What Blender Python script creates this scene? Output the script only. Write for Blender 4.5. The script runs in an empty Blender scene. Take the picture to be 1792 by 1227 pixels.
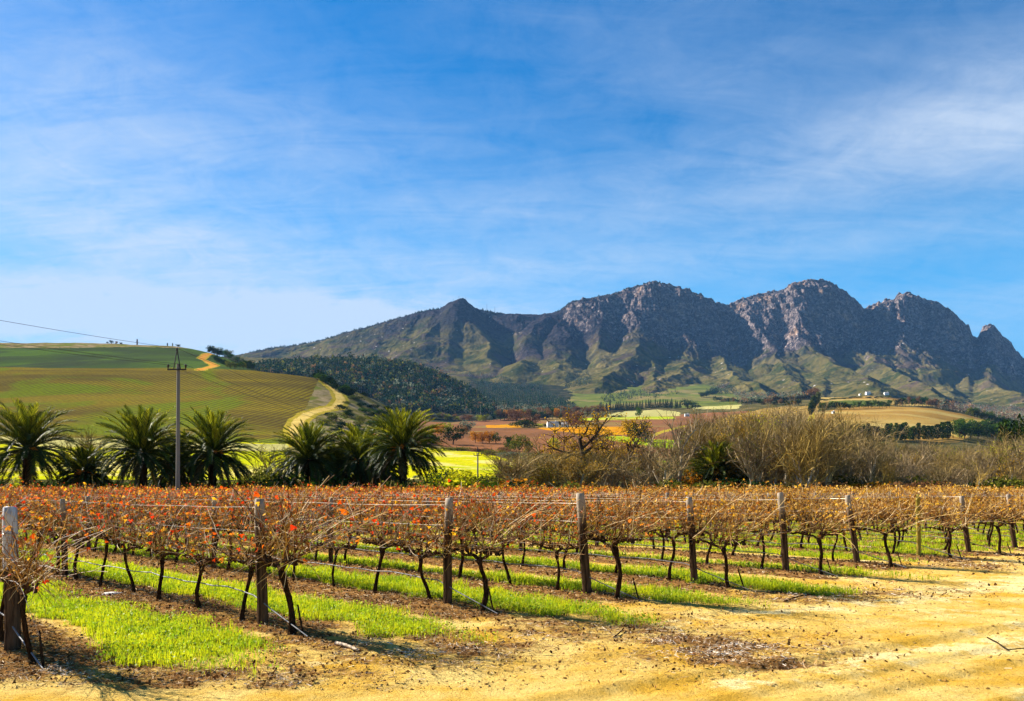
import bpy, math, random
import numpy as np
from mathutils import Vector
R = math.radians
random.seed(7); RS = np.random.RandomState(11)
sc = bpy.context.scene
COL = sc.collection

# ------------------------------------------------------------------ camera
F_PX, CAM_H, HORIZ = 1400.0, 1.77, 852.0      # a level camera, the frame shifted up
cam = bpy.data.objects.new('camera', bpy.data.cameras.new('camera'))
COL.objects.link(cam)
cam.location = (0, 0, CAM_H)
cam.rotation_euler = (R(90), 0, 0)
cam.data.sensor_width = 36.0
cam.data.lens = 36.0 * F_PX / 1792.0
cam.data.shift_y = (HORIZ - 613.5) / 1792.0
cam.data.clip_start = 0.1
cam.data.clip_end = 60000
sc.camera = cam

# ------------------------------------------------------------------ light
SUN_EL, SUN_AZ = R(33), R(-57)          # azimuth from +Y, negative to the left
world = bpy.data.worlds.new('World'); sc.world = world; world.use_nodes = True
wn = world.node_tree.nodes; wl = world.node_tree.links; wn.clear()
def wnode(t, **k):
    n = wn.new(t)
    for a, b in k.items(): setattr(n, a, b)
    return n
sky = wnode('ShaderNodeTexSky', sky_type='NISHITA', sun_disc=False, sun_elevation=SUN_EL, sun_rotation=SUN_AZ,
            air_density=1.0, dust_density=0.2, ozone_density=1.6, altitude=200)
hsv = wnode('ShaderNodeHueSaturation'); hsv.inputs['Hue'].default_value = 0.503; hsv.inputs['Saturation'].default_value = 1.75; hsv.inputs['Value'].default_value = 1.02
wl.new(sky.outputs[0], hsv.inputs['Color'])
geo = wnode('ShaderNodeTexCoord')
sep = wnode('ShaderNodeSeparateXYZ'); wl.new(geo.outputs['Generated'], sep.inputs[0])
def wm(op, a, b=None, c=None, clamp=False):
    n = wnode('ShaderNodeMath', operation=op, use_clamp=clamp)
    for i, x in enumerate((a, b, c)):
        if x is None: continue
        if isinstance(x, (int, float)): n.inputs[i].default_value = x
        else: wl.new(x, n.inputs[i])
    return n.outputs[0]
zc = wm('ADD', wm('MAXIMUM', sep.outputs[2], 0.0), 0.22)
cx = wm('DIVIDE', sep.outputs[0], zc); cy = wm('DIVIDE', sep.outputs[1], zc)
cmb = wnode('ShaderNodeCombineXYZ'); wl.new(cx, cmb.inputs[0]); wl.new(cy, cmb.inputs[1])
mp = wnode('ShaderNodeMapping'); mp.inputs['Rotation'].default_value = (0, 0, R(-8)); mp.inputs['Scale'].default_value = (0.75, 1.9, 1); mp.inputs['Location'].default_value = (0.4, 1.3, 0)
wl.new(cmb.outputs[0], mp.inputs[0])
def wnoise(scale, detail, rough, dist, src):
    n = wnode('ShaderNodeTexNoise'); n.inputs['Scale'].default_value = scale; n.inputs['Detail'].default_value = detail
    n.inputs['Roughness'].default_value = rough; n.inputs['Distortion'].default_value = dist
    wl.new(src, n.inputs['Vector']); return n.outputs[0]
c1 = wnoise(0.9, 9, 0.58, 0.5, mp.outputs[0])
mp2 = wnode('ShaderNodeMapping'); mp2.inputs['Rotation'].default_value = (0, 0, R(14)); mp2.inputs['Scale'].default_value = (0.9, 3.4, 1); mp2.inputs['Location'].default_value = (3.1, 0.2, 0)
wl.new(cmb.outputs[0], mp2.inputs[0])
c2 = wnoise(2.6, 10, 0.66, 0.9, mp2.outputs[0])
def blob(px, py, sx, sy, amp):
    # a cirrus bank centred on one sky direction (azimuth / elevation), soft edges
    az = math.atan2((px - 896) / F_PX, 1.0)
    el = math.atan2((HORIZ - py) / F_PX, math.hypot((px - 896) / F_PX, 1.0))
    a = wm('SUBTRACT', AZ, az); e = wm('SUBTRACT', EL, el)
    a = wm('DIVIDE', a, sx / F_PX); e = wm('DIVIDE', e, sy / F_PX)
    d = wm('ADD', wm('MULTIPLY', a, a), wm('MULTIPLY', e, e))
    return wm('MULTIPLY', wm('EXPONENT', wm('MULTIPLY', d, -1.0)), amp)
AZ = wm('ARCTAN2', sep.outputs[0], sep.outputs[1])
EL = wm('ARCSINE', sep.outputs[2])
banks = None
for b in [
        (40, 120, 330, 170, .22), (60, 330, 440, 120, .30), (230, 575, 640, 60, .95), (640, 545, 420, 45, .6), (1000, 470, 500, 36, .22),
        (1680, 240, 380, 90, .30), (1500, 560, 700, 40, .25), (1350, 300, 420, 50, .16), (640, 300, 420, 80, .12), (1450, 420, 500, 40, .10), (1780, 140, 160, 70, .20), (900, 380, 500, 36, .16), (1100, 30, 300, 60, .10), (1250, 130, 260, 40, .10), (450, 200, 300, 60, .12), (330, 430, 500, 50, .3)]:
    o = blob(*b); banks = o if banks is None else wm('ADD', banks, o)
c3 = wnoise(9.0, 8, 0.7, 0.6, cmb.outputs[0])
tex = wm('ADD', wm('ADD', wm('MULTIPLY', wm('SUBTRACT', c1, 0.5), 1.3), wm('MULTIPLY', wm('SUBTRACT', c2, 0.5), 1.0)), wm('MULTIPLY', wm('SUBTRACT', c3, 0.5), 0.9))
cl = wm('MULTIPLY', wm('ADD', banks, 0.06), wm('MAXIMUM', wm('ADD', 1.0, wm('MULTIPLY', tex, 1.15)), 0.0))
cl = wm('MINIMUM', wm('MAXIMUM', wm('ADD', cl, wm('MULTIPLY', tex, 0.14)), 0.0), 0.85)
mix = wnode('ShaderNodeMix', data_type='RGBA')
low_ = wnode('ShaderNodeMix', data_type='RGBA'); _q = wm('DIVIDE', wm('SUBTRACT', EL, 0.20), 0.13)
wl.new(wm('MULTIPLY', wm('EXPONENT', wm('MULTIPLY', wm('MULTIPLY', _q, _q), -1.0)), 0.55), low_.inputs[0]); wl.new(hsv.outputs[0], low_.inputs[6]); low_.inputs[7].default_value = (0.55, 3.7, 7.2, 1)
wl.new(cl, mix.inputs[0]); wl.new(low_.outputs[2], mix.inputs[6]); mix.inputs[7].default_value = (4.6, 5.4, 6.5, 1)
bg = wnode('ShaderNodeBackground'); bg.inputs["Strength"].default_value = 0.05
wl.new(mix.outputs[2], bg.inputs[0])
wo = wnode('ShaderNodeOutputWorld'); wl.new(bg.outputs[0], wo.inputs[0])

sun = bpy.data.objects.new('sun', bpy.data.lights.new('sun', 'SUN')); COL.objects.link(sun)
sun.data.energy = 5.0; sun.data.angle = R(0.5); sun.data.color = (1.0, 0.93, 0.80)
SD = Vector((math.sin(SUN_AZ) * math.cos(SUN_EL), math.cos(SUN_AZ) * math.cos(SUN_EL), math.sin(SUN_EL)))
sun.rotation_euler = (-SD).to_track_quat('-Z', 'Y').to_euler()
sc.view_settings.view_transform = 'Standard'; sc.view_settings.look = 'None'
sc.view_settings.exposure = 1.55; sc.view_settings.gamma = 1.0
sc.cycles.max_bounces = 6; sc.cycles.diffuse_bounces = 2; sc.cycles.glossy_bounces = 1
sc.cycles.transmission_bounces = 3; sc.cycles.transparent_max_bounces = 8; sc.cycles.volume_bounces = 0
sc.cycles.caustics_reflective = False; sc.cycles.caustics_refractive = False
sc.cycles.use_denoising = True

# ------------------------------------------------------------------ helpers
def ray(px, py):
    """photo pixel -> (X per unit Y, rise per unit Y)"""
    return (px - 896) / F_PX, (HORIZ - py) / F_PX
def mesh_np(name, V, F, mats=(), mi=None, smooth=False, attr=None):
    """V (n,3), F (m,k) all with k corners"""
    V = np.asarray(V, np.float32); F = np.asarray(F, np.int32); k = F.shape[1]
    me = bpy.data.meshes.new(name)
    me.vertices.add(len(V)); me.vertices.foreach_set('co', V.ravel())
    me.loops.add(F.size); me.loops.foreach_set('vertex_index', F.ravel())
    me.polygons.add(len(F)); me.polygons.foreach_set('loop_start', np.arange(len(F), dtype=np.int32) * k)
    if mi is not None: me.polygons.foreach_set('material_index', np.asarray(mi, np.int32))
    me.polygons.foreach_set('use_smooth', np.full(len(F), smooth))
    for m in mats: me.materials.append(m)
    if attr is not None:
        for an, arr in attr.items():
            at = me.attributes.new(an, 'FLOAT', 'POINT'); at.data.foreach_set('value', np.asarray(arr, np.float32).ravel())
    me.update(calc_edges=True)
    return me
def link(name, me, parent=None, loc=None, **props):
    o = bpy.data.objects.new(name, me); COL.objects.link(o)
    if parent is not None: o.parent = parent
    if loc is not None: o.location = loc
    for a, b in props.items(): o[a] = b
    return o
def thing(name, loc, label, cat, group=None, rz=0.0, scale=1.0):
    o = bpy.data.objects.new(name, None); COL.objects.link(o)
    o.empty_display_size = 0.2
    o.location = loc; o.rotation_euler = (0, 0, rz); o.scale = (scale,) * 3
    o['label'] = label; o['category'] = cat
    if group: o['group'] = group
    return o
def copy_thing(root, loc, label, rz=0.0, scale=1.0, group=None):
    r = root.copy(); COL.objects.link(r); r.location = loc; r.rotation_euler = (0, 0, rz)
    r.scale = (scale,) * 3 if not isinstance(scale, tuple) else scale
    r['label'] = label
    if group: r['group'] = group
    for ch in list(root.children):
        c = ch.copy(); COL.objects.link(c); c.parent = r
        for g in ch.children:
            d = g.copy(); COL.objects.link(d); d.parent = c
    return r
class MB:
    """collects quads/tris (as quads) of vertices"""
    def __init__(s): s.V = []; s.F = []; s.n = 0; s.M = []; s.Cv = []
    def add(s, V, F, m=0, c=None):
        V = np.asarray(V, float).reshape(-1, 3); F = np.asarray(F, int)
        s.V.append(V); s.F.append(F + s.n); s.n += len(V); s.M.append(np.full(len(F), m))
        if c is None: c = 0.0
        s.Cv.append(np.broadcast_to(np.asarray(c, float), (len(V),)))
    def tube(s, P, r, k=4, m=0, c=0.0, cap=True):
        P = np.asarray(P, float); n = len(P); r = np.broadcast_to(np.asarray(r, float), (n,))
        T = np.gradient(P, axis=0); T /= np.linalg.norm(T, axis=1)[:, None] + 1e-9
        a = np.array([0.31, 0.17, 0.93]) if abs(T[:, 2]).mean() < .8 else np.array([1.0, .2, 0])
        U = np.cross(T, a); U /= np.linalg.norm(U, axis=1)[:, None] + 1e-9; W = np.cross(T, U)
        th = np.arange(k) * 2 * math.pi / k
        V = P[:, None, :] + r[:, None, None] * (np.cos(th)[None, :, None] * U[:, None, :] + np.sin(th)[None, :, None] * W[:, None, :])
        i = np.arange(n - 1)[:, None] * k; j = np.arange(k)[None, :]
        F = np.stack([i + j, i + (j + 1) % k, i + k + (j + 1) % k, i + k + j], -1).reshape(-1, 4)
        if cap and k == 4:
            F = np.vstack([F, [[3, 2, 1, 0]], [[(n - 1) * k + q for q in range(4)]]])
        s.add(V.reshape(-1, 3), F, m, c)
    def cards(s, C, size, asp=0.6, m=0, c=None, up=0.0, rs=RS, fold=False):
        """leaf quads at centres C with random orientation"""
        C = np.asarray(C, float); n = len(C)
        A = rs.normal(size=(n, 3)); A[:, 2] += up; A /= np.linalg.norm(A, axis=1)[:, None]
        B = np.cross(A, rs.normal(size=(n, 3))); B /= np.linalg.norm(B, axis=1)[:, None] + 1e-9
        sz = np.broadcast_to(np.asarray(size, float), (n,))[:, None] * (0.7 + 0.6 * rs.rand(n, 1))
        V = np.stack([C - A * sz, C + B * sz * asp, C + A * sz, C - B * sz * asp], 1)
        F = np.arange(n * 4).reshape(n, 4)
        cc = rs.rand(n) if c is None else np.broadcast_to(c, (n,))
        s.add(V.reshape(-1, 3), F, m, np.repeat(cc, 4))
    def mesh(s, name, mats, smooth=False, attr='tone'):
        if not s.V: return None
        return mesh_np(name, np.vstack(s.V), np.vstack(s.F), mats, np.concatenate(s.M), smooth, {attr: np.concatenate(s.Cv)})
def box_mb(mb, c, d, m=0, rot=None):
    x, y, z = d[0] / 2, d[1] / 2, d[2] / 2
    V = np.array([[-x,-y,-z],[x,-y,-z],[x,y,-z],[-x,y,-z],[-x,-y,z],[x,-y,z],[x,y,z],[-x,y,z]])
    if rot is not None: V = V @ np.array(rot).T
    mb.add(V + np.array(c), [[0,3,2,1],[4,5,6,7],[0,1,5,4],[1,2,6,5],[2,3,7,6],[3,0,4,7]], m)

# numpy gradient noise
_perm = np.random.RandomState(5).permutation(4096)
def vnoise(x, y, seed=0):
    xi = np.floor(x).astype(np.int64); yi = np.floor(y).astype(np.int64); xf = x - xi; yf = y - yi
    def g(ix, iy):
        h = _perm[(ix * 73 + _perm[(iy + seed * 131) & 4095] + seed * 17) & 4095]
        a = h * (2 * math.pi / 4096); return np.cos(a), np.sin(a)
    u = xf ** 3 * (xf * (xf * 6 - 15) + 10); v = yf ** 3 * (yf * (yf * 6 - 15) + 10)
    def d(ix, iy, dx, dy):
        gx, gy = g(ix, iy); return gx * dx + gy * dy
    a = d(xi, yi, xf, yf); b = d(xi + 1, yi, xf - 1, yf); c = d(xi, yi + 1, xf, yf - 1); e = d(xi + 1, yi + 1, xf - 1, yf - 1)
    return (a + (b - a) * u + (c - a) * v + (a - b - c + e) * u * v) * 1.5
def fbm(x, y, oct=5, seed=0, gain=0.5, ridged=False):
    s = 0; a = 1.0; t = 0
    for o in range(oct):
        n = vnoise(x * 2 ** o + 13.7 * o, y * 2 ** o - 7.1 * o, seed + o)
        if ridged: n = 1 - 2 * np.abs(n)
        s = s + a * n; t += a; a *= gain
    return s / t

# material helper -----------------------------------------------------
class Mat:
    def __init__(s, name, rough=0.9, spec=0.0):
        s.m = bpy.data.materials.new(name); s.m.use_nodes = True; s.t = s.m.node_tree; s.n = s.t.nodes; s.l = s.t.links
        s.b = s.n['Principled BSDF']; s.b.inputs['Roughness'].default_value = rough
        s.b.inputs['Specular IOR Level'].default_value = spec
        s.co = s.n.new('ShaderNodeNewGeometry').outputs['Position']
    def obj(s): s.co = s.n.new('ShaderNodeTexCoord').outputs['Object']; return s
    def set(s, i, v):
        if isinstance(v, (int, float)): i.default_value = v
        elif isinstance(v, tuple): i.default_value = v if len(v) != 3 or i.type == 'VECTOR' else (*v, 1)
        else: s.l.new(v, i)
    def math(s, op, a, b=0.0, c=0.0, clamp=False):
        n = s.n.new('ShaderNodeMath'); n.operation = op; n.use_clamp = clamp
        for i, x in enumerate((a, b, c)): s.set(n.inputs[i], x)
        return n.outputs[0]
    def map(s, sc=(1, 1, 1), rot=(0, 0, 0), src=None):
        n = s.n.new('ShaderNodeMapping'); n.inputs['Scale'].default_value = sc; n.inputs['Rotation'].default_value = rot
        s.l.new(src or s.co, n.inputs[0]); return n.outputs[0]
    def noise(s, scale, detail=4, rough=0.55, dist=0.0, src=None, color=False):
        n = s.n.new('ShaderNodeTexNoise'); n.inputs['Scale'].default_value = scale; n.inputs['Detail'].default_value = detail
        n.inputs['Roughness'].default_value = rough; n.inputs['Distortion'].default_value = dist
        s.l.new(src or s.co, n.inputs['Vector']); return n.outputs[1 if color else 0]
    def voro(s, scale, src=None, out=0, rnd=1.0):
        n = s.n.new('ShaderNodeTexVoronoi'); n.inputs['Scale'].default_value = scale; n.inputs['Randomness'].default_value = rnd
        s.l.new(src or s.co, n.inputs['Vector']); return n.outputs[out]
    def step(s, v, a, b):
        n = s.n.new('ShaderNodeMapRange'); n.interpolation_type = 'SMOOTHSTEP'; s.set(n.inputs[0], v)
        n.inputs[1].default_value = a; n.inputs[2].default_value = b; n.clamp = True; return n.outputs[0]
    def mix(s, f, a, b, mode='MIX'):
        n = s.n.new('ShaderNodeMix'); n.data_type = 'RGBA'; n.blend_type = mode; n.clamp_factor = True
        s.set(n.inputs[0], f); s.set(n.inputs[6], a); s.set(n.inputs[7], b); return n.outputs[2]
    def ramp(s, v, stops, interp='LINEAR'):
        n = s.n.new('ShaderNodeValToRGB'); e = n.color_ramp.elements; n.color_ramp.interpolation = interp
        while len(e) < len(stops): e.new(0.5)
        for q, (p, c) in zip(e, stops): q.position = p; q.color = (*c, 1)
        s.set(n.inputs[0], v); return n.outputs[0]
    def attr(s, name):
        n = s.n.new('ShaderNodeAttribute'); n.attribute_name = name; return n.outputs['Fac']
    def sepxyz(s, v=None):
        n = s.n.new('ShaderNodeSeparateXYZ'); s.l.new(v or s.co, n.inputs[0]); return n.outputs
    def normalz(s): return s.sepxyz(s.n.new('ShaderNodeNewGeometry').outputs['True Normal'])[2]
    def rnd(s): return s.n.new('ShaderNodeObjectInfo').outputs['Random']
    def col(s, c): s.set(s.b.inputs['Base Color'], c); return s
    def bump(s, h, strength=0.5, dist=0.05):
        n = s.n.new('ShaderNodeBump'); n.inputs['Strength'].default_value = strength; n.inputs['Distance'].default_value = dist
        s.l.new(h, n.inputs['Height']); s.l.new(n.outputs[0], s.b.inputs['Normal']); return s
    def translucent(s, c, f=0.4):
        """thin leaf: part of the light passes through"""
        t = s.n.new('ShaderNodeBsdfTranslucent'); s.set(t.inputs[0], c); x = s.n.new('ShaderNodeMixShader'); x.inputs[0].default_value = f
        s.l.new(s.b.outputs[0], x.inputs[1]); s.l.new(t.outputs[0], x.inputs[2]); s.l.new(x.outputs[0], s.n['Material Output'].inputs[0]); return s

# ------------------------------------------------------------------ terrain heights (metres, world X Y)
T_ROWS = [
 (70, None), (78, None),
 (130, [(0,845),(1792,846)]),
 (200, [(0,832),(900,834),(1200,840),(1792,842)]),
 (300, [(0,806),(500,808),(760,815),(900,818),(1200,826),(1792,832)]),
 (400, [(0,768),(300,773),(500,780),(640,788),(760,797),(900,797),(1100,805),(1300,815),(1792,822)]),
 (500, [(0,733),(400,743),(520,752),(600,760),(700,775),(800,783),(900,783),(1100,790),(1300,800),(1792,810)]),
 (620, [(0,688),(400,696),(540,704),(600,716),(650,733),(720,760),(800,772),(1000,770),(1200,778),(1400,786),(1550,782),(1792,800)]),
 (740, [(0,645),(300,646),(480,650),(560,658),(600,674),(640,690),(690,716),(740,752),(800,764),(1000,760),(1200,766),(1400,764),(1550,762),(1700,772),(1792,788)]),
 (820, [(0,644),(400,646),(560,668),(620,702),(690,737),(760,758),(1000,752),(1200,756),(1400,745),(1550,745),(1650,748),(1720,762),(1792,778)]),
 (1000,[(0,620),(300,622),(420,640),(500,670),(620,720),(760,750),(1000,744),(1200,742),(1400,722),(1500,718),(1620,720),(1700,735),(1792,765)]),
 (1150,[(0,600),(200,600),(320,606),(380,618),(440,642),(500,680),(620,730),(760,746),(1000,738),(1200,733),(1300,724),(1400,714),(1500,712),(1620,712),(1700,728),(1792,752)]),
 (1280,[(0,606),(320,612),(440,655),(620,730),(760,743),(900,736),(1200,728),(1300,722),(1400,715),(1550,714),(1640,716),(1720,740),(1792,752)]),
 (1400,[(0,612),(300,620),(440,662),(620,728),(700,728),(760,741),(900,731),(1200,724),(1400,704),(1550,702),(1640,710),(1720,738),(1792,748)]),
 (1550,[(0,620),(430,664),(520,670),(620,694),(700,706),(760,716),(820,722),(870,729),(1000,726),(1200,720),(1400,696),(1550,693),(1640,708),(1792,744)]),
 (1700,[(0,630),(430,655),(500,650),(600,660),(700,675),(760,690),(820,706),(870,722),(1000,722),(1200,715),(1400,701),(1550,700),(1640,712),(1792,740)]),
 (1900,[(0,640),(430,640),(500,632),(600,628),(700,632),(760,650),(820,680),(870,712),(1000,716),(1200,709),(1400,706),(1550,706),(1792,735)]),
 (2200,[(0,650),(430,650),(500,645),(600,645),(700,650),(760,668),(820,695),(870,706),(1000,706),(1200,700),(1400,705),(1600,710),(1792,730)]),
 (2700,[(0,640),(430,635),(600,640),(760,668),(870,688),(1000,690),(1200,690),(1400,697),(1600,706),(1792,722)]),
 (3400,[(0,625),(430,625),(600,630),(760,655),(870,670),(1000,672),(1200,670),(1400,683),(1600,697),(1792,712)]),
]
T_U = np.linspace(-1.5, 1.5, 601)
_hy, _hh = [], []
for Y, tab in T_ROWS:
    if tab is None: h = np.zeros_like(T_U)
    else:
        us = [ray(px, py)[0] for px, py in tab]; hs = [CAM_H + ray(px, py)[1] * Y for px, py in tab]
        h = np.interp(T_U, us, hs)
    _hy.append(math.log(Y)); _hh.append(h)
T_L = np.linspace(math.log(70), math.log(3400), 520)
_hh = np.array(_hh); HT = np.zeros((len(T_L), len(T_U)))
_ly = np.array(_hy)
for j in range(len(T_U)): HT[:, j] = np.interp(T_L, _ly, _hh[:, j])
for _ in range(3):
    HT[1:-1] = (HT[:-2] + 2 * HT[1:-1] + HT[2:]) / 4
for _ in range(24):
    HT[:, 1:-1] = (HT[:, :-2] + 2 * HT[:, 1:-1] + HT[:, 2:]) / 4
for _ in range(6):
    HT[40:-1] = (HT[39:-2] + 2 * HT[40:-1] + HT[41:]) / 4
def H(X, Y):
    X = np.asarray(X, float); Y = np.asarray(Y, float)
    u = np.clip((X / np.maximum(Y, 1) + 1.5) / 3 * 600, 0, 599.999); l = np.clip((np.log(np.maximum(Y, 70)) - T_L[0]) / (T_L[-1] - T_L[0]) * 519, 0, 518.999)
    i = l.astype(int); j = u.astype(int); a = l - i; b = u - j
    h = HT[i, j] * (1 - a) * (1 - b) + HT[i + 1, j] * a * (1 - b) + HT[i, j + 1] * (1 - a) * b + HT[i + 1, j + 1] * a * b
    k = np.clip((Y - 90) / 300, 0, 1)
    return h + k * (fbm(X / 90, Y / 90, 4, 3) * 2.0 * np.clip(Y / 700, .2, 2.5))
def hz(x, y): return float(H(np.array([x]), np.array([y]))[0])
_YS = np.exp(np.linspace(math.log(79), math.log(3390), 1500))
def hit(px, py, ymin=79):
    """first terrain point seen through a photo pixel"""
    u, e = ray(px, py); Y = _YS[_YS >= ymin]
    d = CAM_H + e * Y - H(u * Y, Y)
    k = np.argmax(d <= 0) if (d <= 0).any() else int(np.argmin(np.abs(d)))
    y = Y[k]; return np.array([u * y, y, hz(u * y, y)])

# ------------------------------------------------------------------ far ground materials
def field_mat(name, base, dark, rows=None, rowcol=None, rot=0.0, ns=0.03, rowamt=0.7, cross=None, patch=None, warp=0.0, aniso=False):
    m = Mat(name, 1.0, 0.0)
    n1 = m.noise(ns, 6, 0.6, 0.0, m.map((0.3, 1.7, 1.7)) if aniso else None); n2 = m.noise(0.35, 4, 0.7)
    c = m.mix(m.step(n1, 0.36, 0.64), dark, base)
    if patch: c = m.mix(m.step(m.noise(ns * 0.45, 4, 0.6, 1.0), 0.5, 0.62), c, patch)
    c = m.mix(m.math('MULTIPLY', m.step(n2, 0.35, 0.7), 0.5), c, m.mix(0.5, c, (0.02, 0.02, 0.01), 'MIX'))
    if rows:
        p = m.map(rot=(0, 0, rot))
        x = m.sepxyz(p)[0]
        if warp: x = m.math('ADD', x, m.math('MULTIPLY', m.noise(0.004, 2, 0.4), warp))
        w = m.math('SINE', m.math('MULTIPLY', x, 2 * math.pi / rows))
        w = m.math('ADD', w, m.math('MULTIPLY', m.math('SUBTRACT', m.noise(0.8, 3, 0.7), 0.5), 2.0))
        c = m.mix(m.math('MULTIPLY', m.step(w, -0.1, 0.7), rowamt), c, rowcol)
    if cross:
        p = m.map(rot=(0, 0, cross[1])); x = m.sepxyz(p)[0]
        x = m.math('ADD', x, m.math('MULTIPLY', m.noise(0.006, 2, 0.4), 7.0))
        w = m.math('SINE', m.math('MULTIPLY', x, 2 * math.pi / cross[0]))
        w = m.math('ADD', w, m.math('MULTIPLY', m.math('SUBTRACT', m.noise(0.3, 3, 0.7), 0.5), 1.2))
        c = m.mix(m.math('MULTIPLY', m.step(w, 0.55, 1.0), cross[3]), c, cross[2])
    m.col(c); m.bump(m.math('ADD', n2, n1), 0.6, 1.2); return m.m
M_rough = field_mat('rough_grass', (0.10, 0.085, 0.03), (0.045, 0.045, 0.015), patch=(0.16, 0.12, 0.05))
M_past = field_mat('bright_pasture', (0.50, 0.44, 0.006), (0.34, 0.38, 0.006), ns=0.03, patch=(0.60, 0.50, 0.16))
M_hillv = field_mat('hill_vineyard', (0.22, 0.17, 0.014), (0.12, 0.095, 0.018), rows=4.5, rowcol=(0.05, 0.022, 0.016), rot=R(8), ns=0.016, rowamt=0.6, warp=3, aniso=True,
                    cross=(5.0, R(90 - 4), (0.055, 0.026, 0.022), 0.5), patch=(0.15, 0.19, 0.008))
M_upv = field_mat('upper_vineyard', (0.065, 0.092, 0.020), (0.055, 0.062, 0.026), rows=4.0, rowcol=(0.02, 0.045, 0.028), rot=R(30), ns=0.01, rowamt=0.7, warp=4, patch=(0.09, 0.14, 0.02))
M_road = field_mat('dirt_track', (0.66, 0.47, 0.13), (0.58, 0.38, 0.09), ns=0.1)
M_verge = field_mat('track_verge', (0.42, 0.30, 0.035), (0.30, 0.24, 0.02), ns=0.1)
M_slope = field_mat('scrub_slope', (0.30, 0.22, 0.12), (0.14, 0.12, 0.03), ns=0.07, patch=(0.13, 0.15, 0.02))
M_mauve = field_mat('leafless_vineyard', (0.26, 0.105, 0.045), (0.17, 0.075, 0.035), rows=3.2, rowcol=(0.13, 0.075, 0.04), rot=R(62), ns=0.01, rowamt=0.55, patch=(0.24, 0.17, 0.05))
M_orange = field_mat('orange_vineyard', (0.62, 0.30, 0.008), (0.46, 0.19, 0.006), rows=3.0, rowcol=(0.50, 0.17, 0.006), rot=R(75), ns=0.03, rowamt=0.6)
M_tan = field_mat('tan_field', (0.36, 0.21, 0.04), (0.27, 0.15, 0.035), rows=6.0, rowcol=(0.27, 0.155, 0.055), rot=R(80), ns=0.008, rowamt=0.45, patch=(0.45, 0.33, 0.10))
M_pale = field_mat('pale_pasture', (0.44, 0.38, 0.14), (0.36, 0.33, 0.11), ns=0.01)
M_gpast = field_mat('green_pasture', (0.13, 0.15, 0.025), (0.08, 0.10, 0.022), ns=0.012, patch=(0.22, 0.17, 0.06))
M_forest = field_mat('forest_floor', (0.022, 0.03, 0.012), (0.012, 0.016, 0.010), ns=0.05, patch=(0.06, 0.05, 0.03))
M_oroad = field_mat('orange_track', (0.62, 0.30, 0.05), (0.48, 0.20, 0.035), ns=0.08)
M_gyel = field_mat('green_sward', (0.36, 0.42, 0.008), (0.24, 0.32, 0.008), ns=0.02, patch=(0.46, 0.42, 0.05))
M_rvine = field_mat('right_vineyard', (0.30, 0.19, 0.035), (0.24, 0.14, 0.035), rows=5.0, rowcol=(0.21, 0.12, 0.03), rot=R(10), ns=0.012, rowamt=0.5,
                    cross=(22.0, R(-28), (0.46, 0.37, 0.16), 0.5))
MATS = [M_rough, M_past, M_hillv, M_upv, M_road, M_verge, M_slope, M_mauve, M_orange, M_tan, M_pale, M_gpast, M_forest, M_rvine, M_gyel, M_oroad]
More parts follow.
